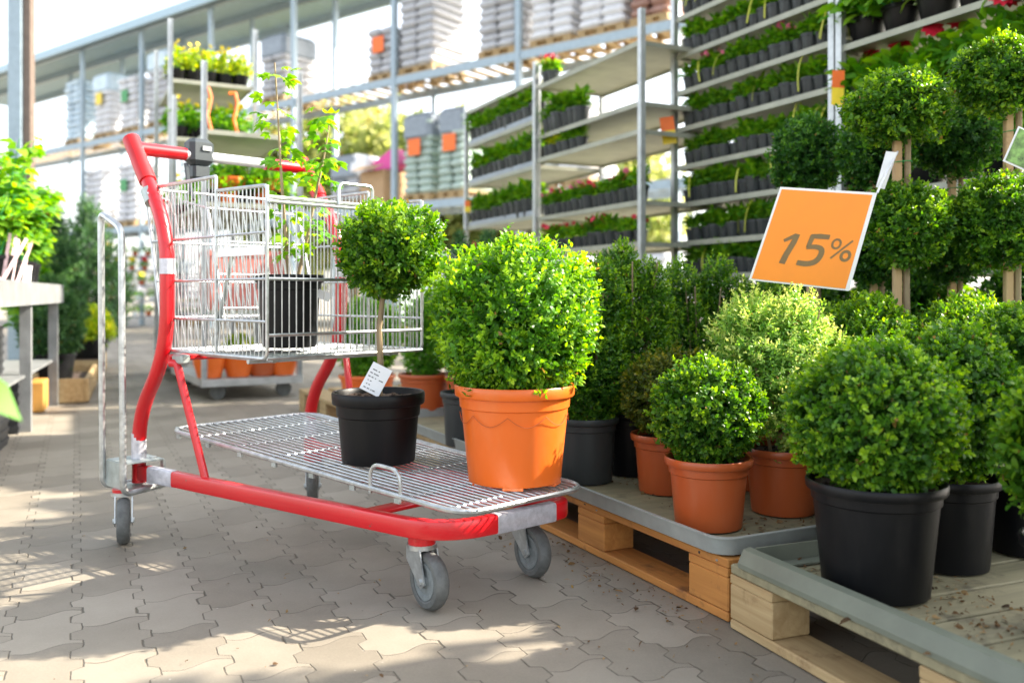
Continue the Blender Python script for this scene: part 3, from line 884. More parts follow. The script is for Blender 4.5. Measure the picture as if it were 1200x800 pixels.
bush('potted_yew', 'taller of the dark column shrubs, in a black pot left of the olive ball', 'potted shrub', .395, 2.95, DZ,
     (.098, .082, .205), col_lobes, BOX, 2900, 36, potmat=BLACKP, ln=.017, wd=.007, up=.8, shoot=.055, bright=.14)
bush('potted_yew', 'broad dark column shrub directly behind the variegated shrub', 'potted shrub', .655, 3.13, 0,
     (.12, .10, .25), [(0, 0, .50, .16, .15, .26), (.06, 0, .72, .09, .09, .15), (-.07, 0, .70, .09, .09, .16)], BOX, 3000, 37, potmat=BLACKP, ln=.017, wd=.007, up=.8, bright=.14)
bush('potted_yew', 'dark shrub with feathery tips right of the tall column shrub', 'potted shrub', .90, 3.05, 0,
     (.12, .10, .25), [(0, 0, .47, .17, .15, .24), (-.05, 0, .66, .10, .10, .14)], BOX, 2300, 38, potmat=BLACKP, ln=.018, wd=.008, up=.8, bright=.12)
# second pallet back: orange pots far behind the trolley
bush('potted_shrub', 'light green feathery shrub in an orange pot behind the box standard', 'potted shrub', -.43, 4.42, DZ,
     (.125, .10, .20), [(0, 0, .37, .12, .12, .20), (.06, 0, .46, .10, .10, .16)], LITE, 1200, 41, potmat=TERRAP, ln=.026, wd=.007, up=.6)
bush('potted_shrub', 'light green shrub in an orange pot right of the feathery one', 'potted shrub', -.20, 4.30, DZ,
     (.12, .10, .20), [(0, 0, .37, .13, .13, .20), (.02, 0, .50, .08, .08, .12)], LITE, 1200, 42, potmat=TERRAP, ln=.026, wd=.007, up=.6)
bush('potted_yew', 'shrub in a narrow dark grey pot peeping out left of the orange pot', 'potted shrub', -.175, 3.50, DZ,
     (.10, .085, .21), [(0.06, 0, .35, .12, .12, .15)], BOXD, 800, 43, potmat=GREYP, ln=.02, wd=.008, up=.7)
bush('potted_shrub', 'conifer with a dark pointed top between trolley and racks', 'potted shrub', .03, 4.15, DZ,
     (.12, .10, .22), [(-.1, 0, .45, .13, .13, .27), (-.27, 0, .62, .07, .07, .26), (-.14, 0, .72, .06, .06, .17)], CONI, 2200, 44, potmat=BLACKP, ln=.024, wd=.005, up=.9)
bush('potted_shrub', 'second green conifer between the racks and the big box ball', 'potted shrub', .35, 3.72, 0,
     (.12, .10, .25), [(0, 0, .55, .15, .15, .30), (.06, 0, .78, .07, .07, .15)], CONI, 1800, 45, potmat=BLACKP, ln=.024, wd=.005, up=.9)
bush('potted_shrub', 'round light shrub in an orange pot by the far trolley upright', 'potted shrub', -.80, 4.95, 0,
     (.15, .11, .30), [(0, 0, .50, .17, .17, .22)], LITE, 1100, 46, potmat=ORANGEP, ln=.028, wd=.010, up=.5)
# pale pallet
bush('potted_box_ball', 'big box ball in a black pot, nearest plant at the front right', 'potted shrub', .730, 1.80, .145,
     (.128, .102, .225), [(0, 0, .350, .164, .164, .150)], BOX, 2700, 51, potmat=BLACKP, ln=.0150, wd=.0095, shoot=.036, bright=.08)
bush('potted_box_ball', 'half hidden box ball in a black pot just right of the big one', 'potted shrub', .955, 1.97, .145,
     (.105, .086, .20), [(0, 0, .36, .145, .145, .17)], BOX, 1900, 52, potmat=BLACKP, ln=.015, wd=.0095, shoot=.038, bright=.02)
bush('potted_box_ball', 'blurred box shrub in a black pot cut by the right photo edge', 'potted shrub', .985, 1.57, .145,
     (.080, .066, .17), [(0, 0, .335, .115, .115, .15)], BOX, 900, 53, potmat=BLACKP, ln=.022, wd=.012, shoot=.05, bright=.1)
bush('potted_box_ball', 'box ball at the right photo edge behind the half hidden one', 'potted shrub', 1.20, 2.08, .145,
     (.105, .086, .20), [(0, 0, .40, .15, .15, .17)], BOX, 1800, 54, potmat=BLACKP, ln=.015, wd=.0095, shoot=.038, bright=.02)
bush('potted_box_ball', 'flat-topped box ball between the variegated shrub and the big ball', 'potted shrub', .97, 2.22, .145,
     (.105, .086, .20), [(0, 0, .34, .17, .17, .15)], BOX, 1900, 55, potmat=BLACKP, ln=.015, wd=.0092, shoot=.038, bright=.02)
# low hedge plants behind
hl = [(1.02, 2.58, 'leftmost low hedge plant below the small two-ball topiary'), (1.28, 2.50, 'low hedge plant below the gap between the two-ball topiaries'),
      (1.50, 2.40, 'low hedge plant at the right photo edge below the topiary'),
      (1.14, 2.86, 'low hedge plant farther back, right beside the stems of the topiary near the sign'), (1.42, 2.80, 'low hedge plant farther back, between the two front topiary stems')]
h0 = None
for i, (x, y, lab) in enumerate(hl):
    if i == 0:
        h0 = bush('potted_hedge_plant', lab, 'potted shrub', x, y, 0, (.13, .11, .28), [(0, 0, .54, .17, .17, .19)], BOX, 2300, 61, group='low box hedge plants', potmat=BLACKP, ln=.019, wd=.0085, up=.6, bright=.12)
    else: dup(h0, (x, y, 0), i*1.9, lab)

# ------------------------------------------------------------------ topiary standards with two balls
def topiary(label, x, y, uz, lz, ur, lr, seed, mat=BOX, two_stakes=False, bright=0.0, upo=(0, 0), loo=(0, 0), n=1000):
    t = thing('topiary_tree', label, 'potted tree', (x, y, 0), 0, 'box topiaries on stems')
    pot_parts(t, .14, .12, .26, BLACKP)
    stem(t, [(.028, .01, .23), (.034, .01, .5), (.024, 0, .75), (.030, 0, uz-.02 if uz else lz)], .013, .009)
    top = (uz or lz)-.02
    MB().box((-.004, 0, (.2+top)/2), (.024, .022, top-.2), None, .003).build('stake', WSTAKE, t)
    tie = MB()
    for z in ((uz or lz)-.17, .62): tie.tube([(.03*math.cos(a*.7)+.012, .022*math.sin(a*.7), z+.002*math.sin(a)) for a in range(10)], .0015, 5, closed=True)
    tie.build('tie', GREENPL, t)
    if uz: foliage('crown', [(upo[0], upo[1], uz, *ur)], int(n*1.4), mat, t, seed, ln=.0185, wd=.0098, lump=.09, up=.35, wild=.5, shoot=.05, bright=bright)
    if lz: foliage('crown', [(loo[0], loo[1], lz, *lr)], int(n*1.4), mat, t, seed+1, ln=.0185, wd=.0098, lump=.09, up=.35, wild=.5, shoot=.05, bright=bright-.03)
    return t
topiary('two-ball box topiary right of the orange sign, its stake tied in green', 1.186, 2.75, 1.316, .955, (.150, .15, .108), (.128, .128, .125), 71, bright=.08, upo=(.0, 0), loo=(.028, 0))
topiary('two-ball box topiary at the right photo edge, taller than the others', 1.527, 2.75, 1.41, .965, (.135, .135, .115), (.160, .15, .148), 73, bright=.06, upo=(-.03, 0), loo=(-.02, 0))
topiary('shaded two-ball topiary behind the one beside the sign', 1.255, 3.10, 1.24, .90, (.12, .12, .13), (.11, .11, .12), 75, BOXD, n=800)  # back-row crowns take the darker leaf, shade put into their colour
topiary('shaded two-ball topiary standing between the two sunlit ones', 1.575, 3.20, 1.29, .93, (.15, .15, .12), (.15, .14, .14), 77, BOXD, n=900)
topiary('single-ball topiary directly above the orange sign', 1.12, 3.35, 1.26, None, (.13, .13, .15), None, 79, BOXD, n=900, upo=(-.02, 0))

# ------------------------------------------------------------------ the 15 % sign
cs = [P(915, 219, 2.58), P(1028, 226, 2.62), P(995, 341, 2.62), P(878, 328, 2.58)]
cen = sum(cs, Vector())/4
ex = ((cs[1]-cs[0])+(cs[2]-cs[3])).normalized()
ey0 = ((cs[0]-cs[3])+(cs[1]-cs[2]))/2
wd_ = ((cs[1]-cs[0]).length+(cs[2]-cs[3]).length)/2
en = ex.cross(ey0).normalized()           # towards the viewer
if en.y > 0: en = -en
sg = thing('price_sign', 'orange price sign reading 15% in a pale frame, hung beside the topiary', 'sign', cen)
def sp(x, y, o=0.0):      # x,y in 0..1 across the sheet, bilinear between corners
    b_ = cs[3].lerp(cs[2], x); t_ = cs[0].lerp(cs[1], x)
    return b_.lerp(t_, y)-cen+en*o
def slab(x0, y0, x1, y1, o0, o1, mat, name):
    vs = [sp(x0, y0, o0), sp(x1, y0, o0), sp(x1, y1, o0), sp(x0, y1, o0), sp(x0, y0, o1), sp(x1, y0, o1), sp(x1, y1, o1), sp(x0, y1, o1)]
    return MB().add(vs, [(3, 2, 1, 0), (4, 5, 6, 7), (0, 1, 5, 4), (1, 2, 6, 5), (2, 3, 7, 6), (3, 0, 4, 7)]).build(name, mat, sg)
slab(0, 0, 1, 1, -.004, 0.0, PAPER, 'frame')
slab(.018, .018, .955, .975, .0, .0015, SIGNO, 'sheet')
def brush(strokes, name):
    mb = MB()
    for pts, wds in strokes:
        n = len(pts); vs = []
        for i in range(n):
            p0 = Vector(pts[max(i-1, 0)]); p1 = Vector(pts[min(i+1, n-1)]); d = (p1-p0).normalized(); nn = Vector((-d.y, d.x))
            c = Vector(pts[i]); w2 = wds[i] if isinstance(wds, (list, tuple)) else wds
            for s in (-1, 1):
                q = c+nn*s*w2/2; vs.append(sp(q.x, q.y, .0022)); 
        mb.add(vs, [(2*i, 2*i+1, 2*i+3, 2*i+2) for i in range(n-1)])
    return mb.build(name, SIGNT, sg)
def cv(a, b, c, n=8): 
    a, b, c = Vector(a), Vector(b), Vector(c)
    return [tuple((1-t)**2*a+2*t*(1-t)*b+t*t*c) for t in [i/n for i in range(n+1)]]
def digits(ox, oy, s):
    g = lambda pts: [(ox+x*s, oy+y*s*.84) for x, y in pts]
    one = [(g([(-.01, .305), (.10, .39)]), [.032*1, .045]), (g([(.115, .41), (.10, .30), (.06, .12), (.045, 0)]), [.05, .058, .06, .062])]
    five = [(g([(.265, .395), (.36, .405), (.47, .405)]), [.045, .052, .046]), (g([(.285, .41), (.275, .31), (.27, .245)]), [.05, .046, .044]),
            (g(cv((.255, .245), (.47, .31), (.425, .13))+cv((.425, .13), (.39, .0), (.20, .035))[1:]), [.04, .044, .048, .05, .052, .055, .056, .057, .058, .058, .058, .058, .056, .056, .056, .054, .05])]
    def el(cx, cy, rx, ry): return [(cx+rx*math.cos(a*math.pi/9), cy+ry*math.sin(a*math.pi/9)) for a in range(19)]
    pc = [(g(el(.565, .325, .045, .060)), .022), (g(el(.70, .18, .047, .060)), .030), (g([(.735, .385), (.64, .26), (.545, .13)]), .020)]
    return one+five+pc
brush(digits(.215, .205, .92), 'price_text')
# clear holder reaching to the stake, and a white card beside it
hm = MB().tube([cs[1]-cen, P(1040, 200, 2.66)-cen, P(1052, 178, 2.73)-cen], .0035, 6); hm.build('hanger', plain('clear_clip', (.75, .76, .80), .2), sg)
o = thing('plant_label', 'folded white label clipped to the stake above the orange sign', 'plant label', P(1040, 198, 2.70), 0)
q = MB(); q.add([(-.035, 0, -.055), (-.005, 0.01, -.06), (.03, 0, .05), (.0, .01, .055)], [(0, 1, 2, 3)]); 
q.add([(-.034, .001, -.055), (-.004, .011, -.06), (.031, .001, .05), (.001, .011, .055)], [(3, 2, 1, 0)]); q.build('card', PAPER, o)
o = thing('picture_label', 'white-edged picture label hanging at the right photo edge', 'plant label', P(1199, 175, 2.45), 0)
Mr = Matrix.Rotation(rad(24), 4, 'Y')
k = MB().box((0, 0, 0), (.075, .002, .105)).build('card', PAPER, o); k.matrix_local = Mr
k = MB().box((0, -.0025, 0), (.066, .001, .095)).build('picture', plain('label_picture', (.16, .30, .07), .4, 0, .9, 40), o); k.matrix_local = Mr

# ------------------------------------------------------------------ plant racks (posts and shelves)
def rack(label, ex0, ex1, depth, top, shelves, name='plant_rack', tops=None, bz=.17, wr=.072):
    """ex0: near (camera side) front post, ex1: far front post; returns thing, frame functions"""
    a = Vector(ex0); b = Vector(ex1); d = (b-a); ln = d.length; d.normalize(); q = Vector((d.y, -d.x))
    t = thing(name, label, 'plant rack', (a.x, a.y, 0), math.atan2(d.y, d.x))
    i = 0
    for x in (0, ln):
        for y in (0, -depth):
            mb = MB(); h = top if not tops else tops[i]
            # U-channel upright with punched slots
            for (dx, dy, w, e) in ((0, .016, .036, .003), (.0165, 0, .003, .032), (-.0165, 0, .003, .032)):
                mb.box((x+dx, y+dy, h/2+.06), (w, e, h-.12))
            z = .2
            while z < h-.05:
                mb.box((x, y+.0178, z), (.012, .0012, .030)); z += .05
            mb.build('post', GALV, t); i += 1
    for z in shelves:
        m = MB(); m.box((ln/2, -depth/2, z-.006), (ln-.045, depth-.02, .008))
        m.box((ln/2, -.004, z-.012), (ln-.04, .008, .030)); m.box((ln/2, -depth+.004, z-.012), (ln-.04, .008, .030))
        m.box((.026, -depth/2, z-.012), (.008, depth-.02, .028)); m.box((ln-.026, -depth/2, z-.012), (.008, depth-.02, .028))
        m.build('shelf', SHELF, t)
    bs_ = MB(); bs_.box((ln/2, -depth/2, bz), (ln+.04, abs(depth)+.04, .05)); bs_.build('base', GALV, t)
    for x in (.1, ln-.1):
        for y in (-.06 if depth > 0 else .06, -depth+(.06 if depth > 0 else -.06)):
            MB().tube([(x, y-.018, wr+.003), (x, y+.018, wr+.003)], wr, 14).build('wheel', RUBBER, t)
    def W(x, y, z): return Vector((a.x+d.x*x+q.x*(-y), a.y+d.y*x+q.y*(-y), z))
    return t, W, ln
DR = (1.60, 4.36); DL = (1.01, 5.57)
DSH = [.40, .63, .86, 1.064, 1.30, 1.53, 1.764, 1.99, 2.215, 2.45, 2.68]
tD, WD_, lnD = rack('tall plant rack at right full of rows of black seedling pots', DR, DL, .56, 2.95, DSH)
E0 = Vector(DR)-Vector((.03, -.06)); dE = (Vector(DL)-Vector(DR)).normalized()
ESH = [.45, .85, 1.22, 1.575, 1.945, 2.32]
tE, WE_, lnE = rack('rack at upper right with red and pink flowering plants on broad shelves', E0-dE*1.65, E0-dE*.02, .56, 2.95, ESH)  # near end lengthened out of view to bound the sun strip on the paving
CR = (.763, 5.27); CL = (.173, 6.48)
CSH = [.42, .75, 1.05, 1.295, 1.715, 1.88, 2.24]
tC, WC_, lnC = rack('half empty plant rack in the middle with bare upper shelves', CR, CL, .56, 2.42, CSH)
C2R = (.19, 6.62); C2L = (-.40, 7.86)
C2SH = [.45, .90, 1.33, 1.70, 2.04, 2.34]
tC2, WC2_, lnC2 = rack('plant rack left of the half empty one with green trays', C2R, C2L, .56, 2.43, C2SH)

# small seedling prototypes ------------------------------------------
def seedling(label, kind, seed, group, r=.046, h=.085):
    t = thing('potted_seedling', label, 'seedling', (0, 0, 0), 0, group)
    mb = MB(); mb.lathe([(r*.72, 0), (r*.74, .002), (r*.95, h-.012), (r*1.05, h-.012), (r*1.06, h), (r*.97, h), (r*.9, h-.01), (0, h-.012)], n=10)
    mb.build('pot', GREYP, t)
    rng = np.random.default_rng(seed)
    n = 84; a = rng.uniform(0, 6.28, n); e = rng.uniform(.1, 1.3, n); rr = rng.uniform(0, .028, n)
    hh = rng.uniform(0, .075, n)
    pos = np.stack([rr*np.cos(a), rr*np.sin(a), h-.01+hh], 1)
    ax = np.stack([np.cos(a)*np.cos(e), np.sin(a)*np.cos(e), np.sin(e)], 1)
    leaf_mesh('leaves', pos, ax, np.tile([0, 0, 1.], (n, 1))+rng.normal(size=(n, 3))*.3, rng.uniform(.035, .065, n), rng.uniform(.018, .030, n), rng.uniform(.1, .9, n), {'g': LITE, 'd': LITE2, 'f': LITE, 'y': YELG}[kind[0]], t, .35)
    if len(kind) > 1:
        pm = {'r': PETAL_R, 'p': PETAL_P, 'w': PETAL_W, 'y': PETAL_Y}[kind[1]]
        R2 = random.Random(seed)
        for _ in range(5):
            fl = MB(); x, y, z = R2.uniform(-.05, .05), R2.uniform(-.05, .05), h+R2.uniform(.06, .11)
            aa = R2.uniform(0, 6.28); nn = Vector((math.cos(aa), math.sin(aa), .55)).normalized(); e1 = nn.orthogonal().normalized(); e2 = nn.cross(e1)
            c = Vector((x, y, z))
            for k in range(6):
                b_ = k*1.0472; d = .021; u_ = e1*math.cos(b_)+e2*math.sin(b_); w_ = nn.cross(u_)
                fl.add([c, c+u_*d*.6-w_*d*.42+nn*.004, c+u_*d+nn*.002, c+u_*d*.6+w_*d*.42+nn*.004], [(0, 1, 2, 3)])
            fl.build('flower', pm, t)
    return t
def handle_arch(W, x, z, span, lab, grp, first=[None]):
    return None
ORD = ['lowest', 'second', 'third', 'fourth', 'fifth', 'sixth', 'seventh', 'eighth', 'ninth', 'tenth', 'eleventh']
proto_used = {}
def fill(W, ln, z, n, kinds, label, group, x0=.05, x1=None, y=-.055, sc_=(.9, 1.15), seed=0, y2=None):
    rng = random.Random(seed); x1 = x1 if x1 is not None else ln-.05
    for row in ([y] if y2 is None else [y, y2]):
        for i in range(n):
            k = rng.choice(kinds); var = rng.randint(0, 1)
            x = x0+(x1-x0)*(i+.5)/n+rng.uniform(-.006, .006)
            p = W(x, row+rng.uniform(-.012, .006), z-.001)
            key = (k, var)
            s = rng.uniform(*sc_)
            if key not in proto_used:
                o = seedling(label, k, hash(key) % 997 if False else 100+len(proto_used)*7, group)
                o.location = p; o.rotation_euler = (0, 0, rng.uniform(0, 6.28)); o.scale = (s,)*3
                proto_used[key] = o
            else:
                dup(proto_used[key], p, rng.uniform(0, 6.28), label, group, s)
grpD = 'seedling pots on the tall right rack'
names = {4: 'fifth', 3: 'fourth'}
vis = [2, 3, 4, 5, 6, 7, 8, 9, 10]
ordv = ['lowest visible shelf', 'second visible shelf from below', 'third visible shelf from below', 'fourth visible shelf from below', 'fifth visible shelf from below',
        'fifth shelf from the top', 'third shelf from the top', 'second shelf from the top', 'topmost shelf']
for j, i in enumerate(vis):
    kinds = ['g', 'd'] if j not in (5, 7, 8) else ['g', 'd', 'gp']
    fill(WD_, lnD, DSH[i], 15, kinds, f'black seedling pot on the {ordv[j]} of the tall right rack', grpD, seed=200+i, y2=(-.19 if i in (2, 3, 4) else None))
# bowed yellow carrying handles over some packs of seedlings
grpH = 'bowed yellow pack handles on the tall right rack'
rng = random.Random(77); hproto = None
for j, i in enumerate(vis):
    for k in range(rng.choice((2, 3, 4))):
        x = rng.uniform(.1, 1.25); p_ = WD_(x, -.065, DSH[i])
        lab = f'yellow bowed handle on the {ordv[j]} of the tall right rack'
        if hproto is None:
            m = MB(); pts = [Vector((0.09*math.cos(a), 0, .03+.185*math.sin(a))) for a in [math.pi*q_/12 for q_ in range(13)]]
            vs = []
            for q_ in pts: vs += [(q_.x, -.004, q_.z), (q_.x, .004, q_.z)]
            m.add(vs, [(2*c, 2*c+1, 2*c+3, 2*c+2) for c in range(12)], True)
            m.add([(v[0]*.97, v[1], v[2]-.002) for v in vs], [(2*c+2, 2*c+3, 2*c+1, 2*c) for c in range(12)], True)
            hproto = m.build('pack_handle', HANDLE); tag(hproto, lab, 'handle', grpH)
            hproto.location = p_; hproto.rotation_euler = (0, 0, rng.uniform(.2, .9))
        else:
            c = hproto.copy(); COL.objects.link(c); c.location = p_; c.rotation_euler = (rng.uniform(-.25, .25), rng.uniform(-.15, .15), rng.uniform(-.2, 1.1)); c.scale = (rng.uniform(.7, 1.1), 1, rng.uniform(.75, 1.05)); c['label'] = lab
grpC = 'seedling pots on the middle racks'
fill(WC_, lnC, 1.295, 15, ['gp', 'gw', 'dr'], 'white or pink flowering pot in the row on the half empty rack', grpC, seed=301)
fill(WC_, lnC, 1.05, 12, ['g', 'dr', 'gr'], 'potted plant on the shelf below the flower row of the half empty rack', grpC, seed=302)
fill(WC_, lnC, .75, 10, ['g', 'd'], 'potted plant low on the half empty rack', grpC, seed=303)
fill(WC_, lnC, 1.88, 6, ['g', 'd'], 'green plant at the far end of a bare shelf on the half empty rack', grpC, x0=.75, seed=304, sc_=(1.2, 1.5))
fill(WC_, lnC, 1.715, 6, ['g', 'y'], 'yellow-green plant at the far end of the lower bare shelf', grpC, x0=.75, seed=305)
fill(WC_, lnC, 2.24, 2, ['gr'], 'red flowering plant on top of the half empty rack', grpC, x0=1.15, seed=306)
for i, z in enumerate(C2SH[1:5]):
    fill(WC2_, lnC2, z, 11, ['dr', 'd', 'gr'] if i in (0,) else ['g', 'd'], ('green plant on the %s shelf of the green-tray rack' % ['lowest visible', 'second', 'third', 'fourth'][i]), grpC, seed=320+i, sc_=(1.3, 1.6))
# trays under the plants on that left rack
for i, z in enumerate(C2SH[1:5]):
    tt = MB()
    d = (Vector(C2L)-Vector(C2R)).normalized()
    o = MB(); o.box((0, 0, .02), (1.24, .012, .036)).box((0, -.2, .02), (1.24, .012, .036)).box((.62, -.1, .02), (.012, .2, .036)).box((-.62, -.1, .02), (.012, .2, .036))
    q = o.build('carry_tray', FILMD); c_ = WC2_(lnC2/2, -.006, z); q.location = c_; q.rotation_euler = (0, 0, math.atan2(d.y, d.x))
    tag(q, 'long plant tray on the %s shelf of the green-tray rack' % ['lowest visible', 'second', 'third', 'fourth'][i], 'tray')

# broad flowering plants on the upper right rack
def flower_plant(label, seed, petal, h=.2, r=.12, mat=LITE, group=None, leafl=.06, nl=120, nf=5, fr=.018, potmat=BLACKP):
    t = thing('flowering_plant', label, 'potted plant', (0, 0, 0), 0, group)
    mb = MB(); mb.lathe([(.050, 0), (.052, .002), (.068, .085), (.074, .085), (.075, .1), (.066, .1), (.062, .09), (0, .088)], n=16); mb.build('pot', potmat, t)
    rng = np.random.default_rng(seed); d = sphere_dirs(nl, rng); d[:, 2] = np.abs(d[:, 2])
    pos = d*np.array([r, r, h-.05])*rng.uniform(.4, 1, (nl, 1))+np.array([0, 0, .10])
    ax = d+rng.normal(size=(nl, 3))*.5; 
    leaf_mesh('leaves', pos, ax, np.tile([0, 0, 1.], (nl, 1))+rng.normal(size=(nl, 3))*.4, rng.uniform(.7, 1.1, nl)*leafl, rng.uniform(.4, .6, nl)*leafl, rng.uniform(.05, .8, nl), mat, t, .35)
    st = MB()
    for i in range(9):
        st.tube([(0, 0, .08), tuple(pos[i]*.8+np.array([0, 0, .01]))], .003, 5)
    st.build('stems', GREENPL, t)
    R2 = random.Random(seed)
    for i in range(nf):
        fl = MB(); a = R2.uniform(0, 6.28); q = R2.uniform(.02, r); c = Vector((q*math.cos(a), q*math.sin(a), .10+h*R2.uniform(.75, 1.0)))
        nn = Vector((-.4+R2.uniform(-.4, .4), -1, .6)).normalized(); e1 = nn.orthogonal().normalized(); e2 = nn.cross(e1)
        for ring_, (rr, k) in enumerate(((fr*1.5, 10), (fr, 8))):
            for s in range(k):
                b_ = 6.283*s/k+ring_*.3; u_ = e1*math.cos(b_)+e2*math.sin(b_); w_ = nn.cross(u_)
                fl.add([c+nn*ring_*.004, c+u_*rr*.6-w_*rr*.3+nn*.003, c+u_*rr, c+u_*rr*.6+w_*rr*.3+nn*.003], [(0, 1, 2, 3)])
        fl.build('flower', petal, t)
    return t
R3 = random.Random(12)
for si, (zi, lab, pet, n, ll) in enumerate(((4, 'large-leaved pink-flowering plant on the upper broad shelf of the flower rack', PETAL_P, 8, .08), (3, 'red dahlia-like plant on the broad shelf behind the topiary heads', PETAL_R, 9, .07), (2, 'leafy green plant in a black tray shelf behind the topiary stems', None, 9, .06), (5, 'green plant on the top broad shelf of the flower rack', None, 5, .07))):
    f0 = None
    for k in range(n):
        p = WE_(.10+(lnE-.2)*k/(n-1), -.10+R3.uniform(-.03, .02), ESH[zi])
        if k in (0, 1):
            o = flower_plant(lab, 500+si*10+k, pet or PETAL_R, .20, .12, LITE if si < 2 else LITE, 'broad plants on the flower rack', ll, 190, 0 if pet is None else 2, .030 if si == 1 else .018)
            o.location = p; o.rotation_euler = (0, 0, 0)
            if k == 0: f0 = o
            else: f1 = o
        else: dup(R3.choice((f0, f1)), p, R3.uniform(-.8, .8), lab, None, R3.uniform(1.15, 1.4))

d2 = QD*.78
tG, WG_, lnG = rack('dim plant rack standing behind the tall seedling rack', Vector(DR)+d2, Vector(DL)+d2, .56, 2.95, [.5, .95, 1.4, 1.85, 2.3, 2.7])
gp = None
for zi, z in enumerate([.5, .95, 1.4, 1.85, 2.3]):
    for k in range(5):
        p = WG_(.14+.27*k, -.16, z); lab = 'leafy plant on the dim rack behind the seedling rack'
        if gp is None:
            gp = flower_plant(lab, 660, PETAL_R, .26, .15, BOX, 'leafy plants on the dim rack', .07, 200, 0); gp.location = p
        else: dup(gp, p, k*1.7+zi, lab, None, R3.uniform(.95, 1.2))
hb0 = None
for i, (x, y, lab) in enumerate(((1.18, 3.62, 'dark leafy shrub behind the stems of the topiary beside the sign'), (1.55, 3.50, 'dark leafy shrub behind the middle topiary stems'), (1.93, 3.36, 'dark leafy shrub behind the topiary stems at the right edge'))):
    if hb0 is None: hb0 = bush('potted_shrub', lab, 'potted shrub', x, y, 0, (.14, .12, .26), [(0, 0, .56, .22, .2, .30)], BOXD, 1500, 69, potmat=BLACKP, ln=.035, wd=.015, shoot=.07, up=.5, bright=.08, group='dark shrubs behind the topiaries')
    else: dup(hb0, (x, y, 0), i*2.1, lab)

# two-coloured hanging tags on rack posts
def tag_card(label, u, v, Y, w, h, tilt):
    t = thing('shelf_tag', label, 'tag', P(u, v, Y), 0)
    M4 = Matrix.Rotation(rad(tilt), 4, 'Y')
    k = MB().box((0, 0, h*.25), (w, .003, h*.5)).build('upper_half', TAGO, t); k.matrix_local = M4
    k = MB().box((0, 0, -h*.25), (w, .003, h*.5)).build('lower_half', TAGY, t); k.matrix_local = M4
tag_card('orange and yellow tag on the post between middle and right racks', 783, 153, 5.45, .085, .165, -8)
tag_card('orange and yellow tag on the post left of the flower rack', 982, 103, 4.26, .058, .165, 2)
tag_card('small orange tag at the left post of the far middle rack', 548, 242, 7.7, .05, .10, 0)

# ------------------------------------------------------------------ far trolley racks with terracotta bowls and yellow plants
A0 = Vector((-2.13, 6.2)); A1 = Vector((-1.55, 6.53)); dA = (A1-A0).normalized(); back = Vector((-.437, .8995))
tA, WA_, lnA = rack('wheeled plant rack behind the basket with orange bowls on its base', A0, A1, -1.25, 2.36, [.63, 1.38, 1.88], 'plant_rack', bz=.125, wr=.055)
# WA_: x across, y negative depth means away: depth given negative
def WA(x, y, z):
    q = Vector((-dA.y, dA.x)); v = A0+dA*x+q*y
    return Vector((v.x, v.y, z))
def bowl(label, p, r, h, mat, foliage_mat=None, seed=0, group=None):
    t = thing('plant_bowl', label, 'plant pot', p, 0, group)
    mb = MB(); mb.lathe([(r*.6, 0), (r*.64, .003), (r*.86, h*.5), (r*.98, h*.92), (r*1.04, h*.92), (r*1.05, h), (r*.96, h), (r*.9, h-.02), (0, h-.025)], n=28); mb.build('pot', mat, t)
    if foliage_mat:
        foliage('foliage', [(0, 0, h+.02, r*.9, r*.9, r*.7)], 160, foliage_mat, t, seed, ln=.04, wd=.018, shoot=.06, pairs=3, zmin=h-.02)
    return t
for i, (x, lab) in enumerate(((.06, 'orange bowl at the left end of the wheeled rack base'), (.26, 'orange bowl with yellow flowers on the wheeled rack base'), (.43, 'dark orange bowl on the wheeled rack base'), (.58, 'orange bowl at the right end of the wheeled rack base'))):
    bowl(lab, WA(x+.0, .13, .152), .125, .19, ORANGEP if i != 2 else TERRAP, YELG if i == 1 else None, 600+i, 'orange bowls on the wheeled rack')
t = thing('plastic_crate', 'large salmon-red crate behind the basket on the wheeled rack', 'crate', WA(.33, .24, .632), math.atan2(dA.y, dA.x))
SALM = plain('salmon_plastic', (.50, .16, .13), .5)
m = MB(); m.box((0, -.19, .21), (.56, .015, .42), None, .004).box((0, .19, .21), (.56, .015, .42), None, .004).box((-.275, 0, .21), (.015, .366, .42)).box((.275, 0, .21), (.015, .366, .42)).box((0, 0, .008), (.534, .364, .014)); m.build('body', SALM, t)
m = MB(); m.box((0, -.2, .40), (.58, .012, .035)).box((0, .2, .40), (.58, .012, .035)); m.build('rim', SALM, t)
bowl('orange planter just under the white handle bar on the wheeled rack', WA(.20, .2, 1.38), .13, .20, ORANGEP, LITE, 612)
bowl('orange planter with leafy plant at the right on the wheeled rack', WA(.48, .2, 1.38), .12, .20, ORANGEP, LITE, 613)
grpA = 'leafy plants on the top shelf of the wheeled rack'
f0 = flower_plant('leafy green plant on the top shelf of the wheeled rack behind the handle', 620, PETAL_P, .22, .15, LITE, grpA, .06, 160, 0)
f0.location = WA(.06, .15, 1.38); 
f0['label'] = 'leafy green plant below the top shelf of the wheeled rack, beside the sapling'
k = 0
for x in (.30, .52): 
    for y in (.15, .5): dup(f0, WA(x, y, 1.38), k, None, grpA, 1.1); k += 1
Bq = Vector((-2.86, 7.5)); B1_ = Vector((-2.24, 7.82))
tB, WB_, lnB = rack('taller plant rack at upper left with yellow flowering pots', Bq, B1_, -1.1, 3.05, [.7, 1.4, 2.06, 2.545])
dB = (B1_-Bq).normalized()
def WB(x, y, z):
    q = Vector((-dB.y, dB.x)); v = Bq+dB*x+q*y
    return Vector((v.x, v.y, z))
grpB = 'yellow flowering pots on the taller left rack'
y0 = None
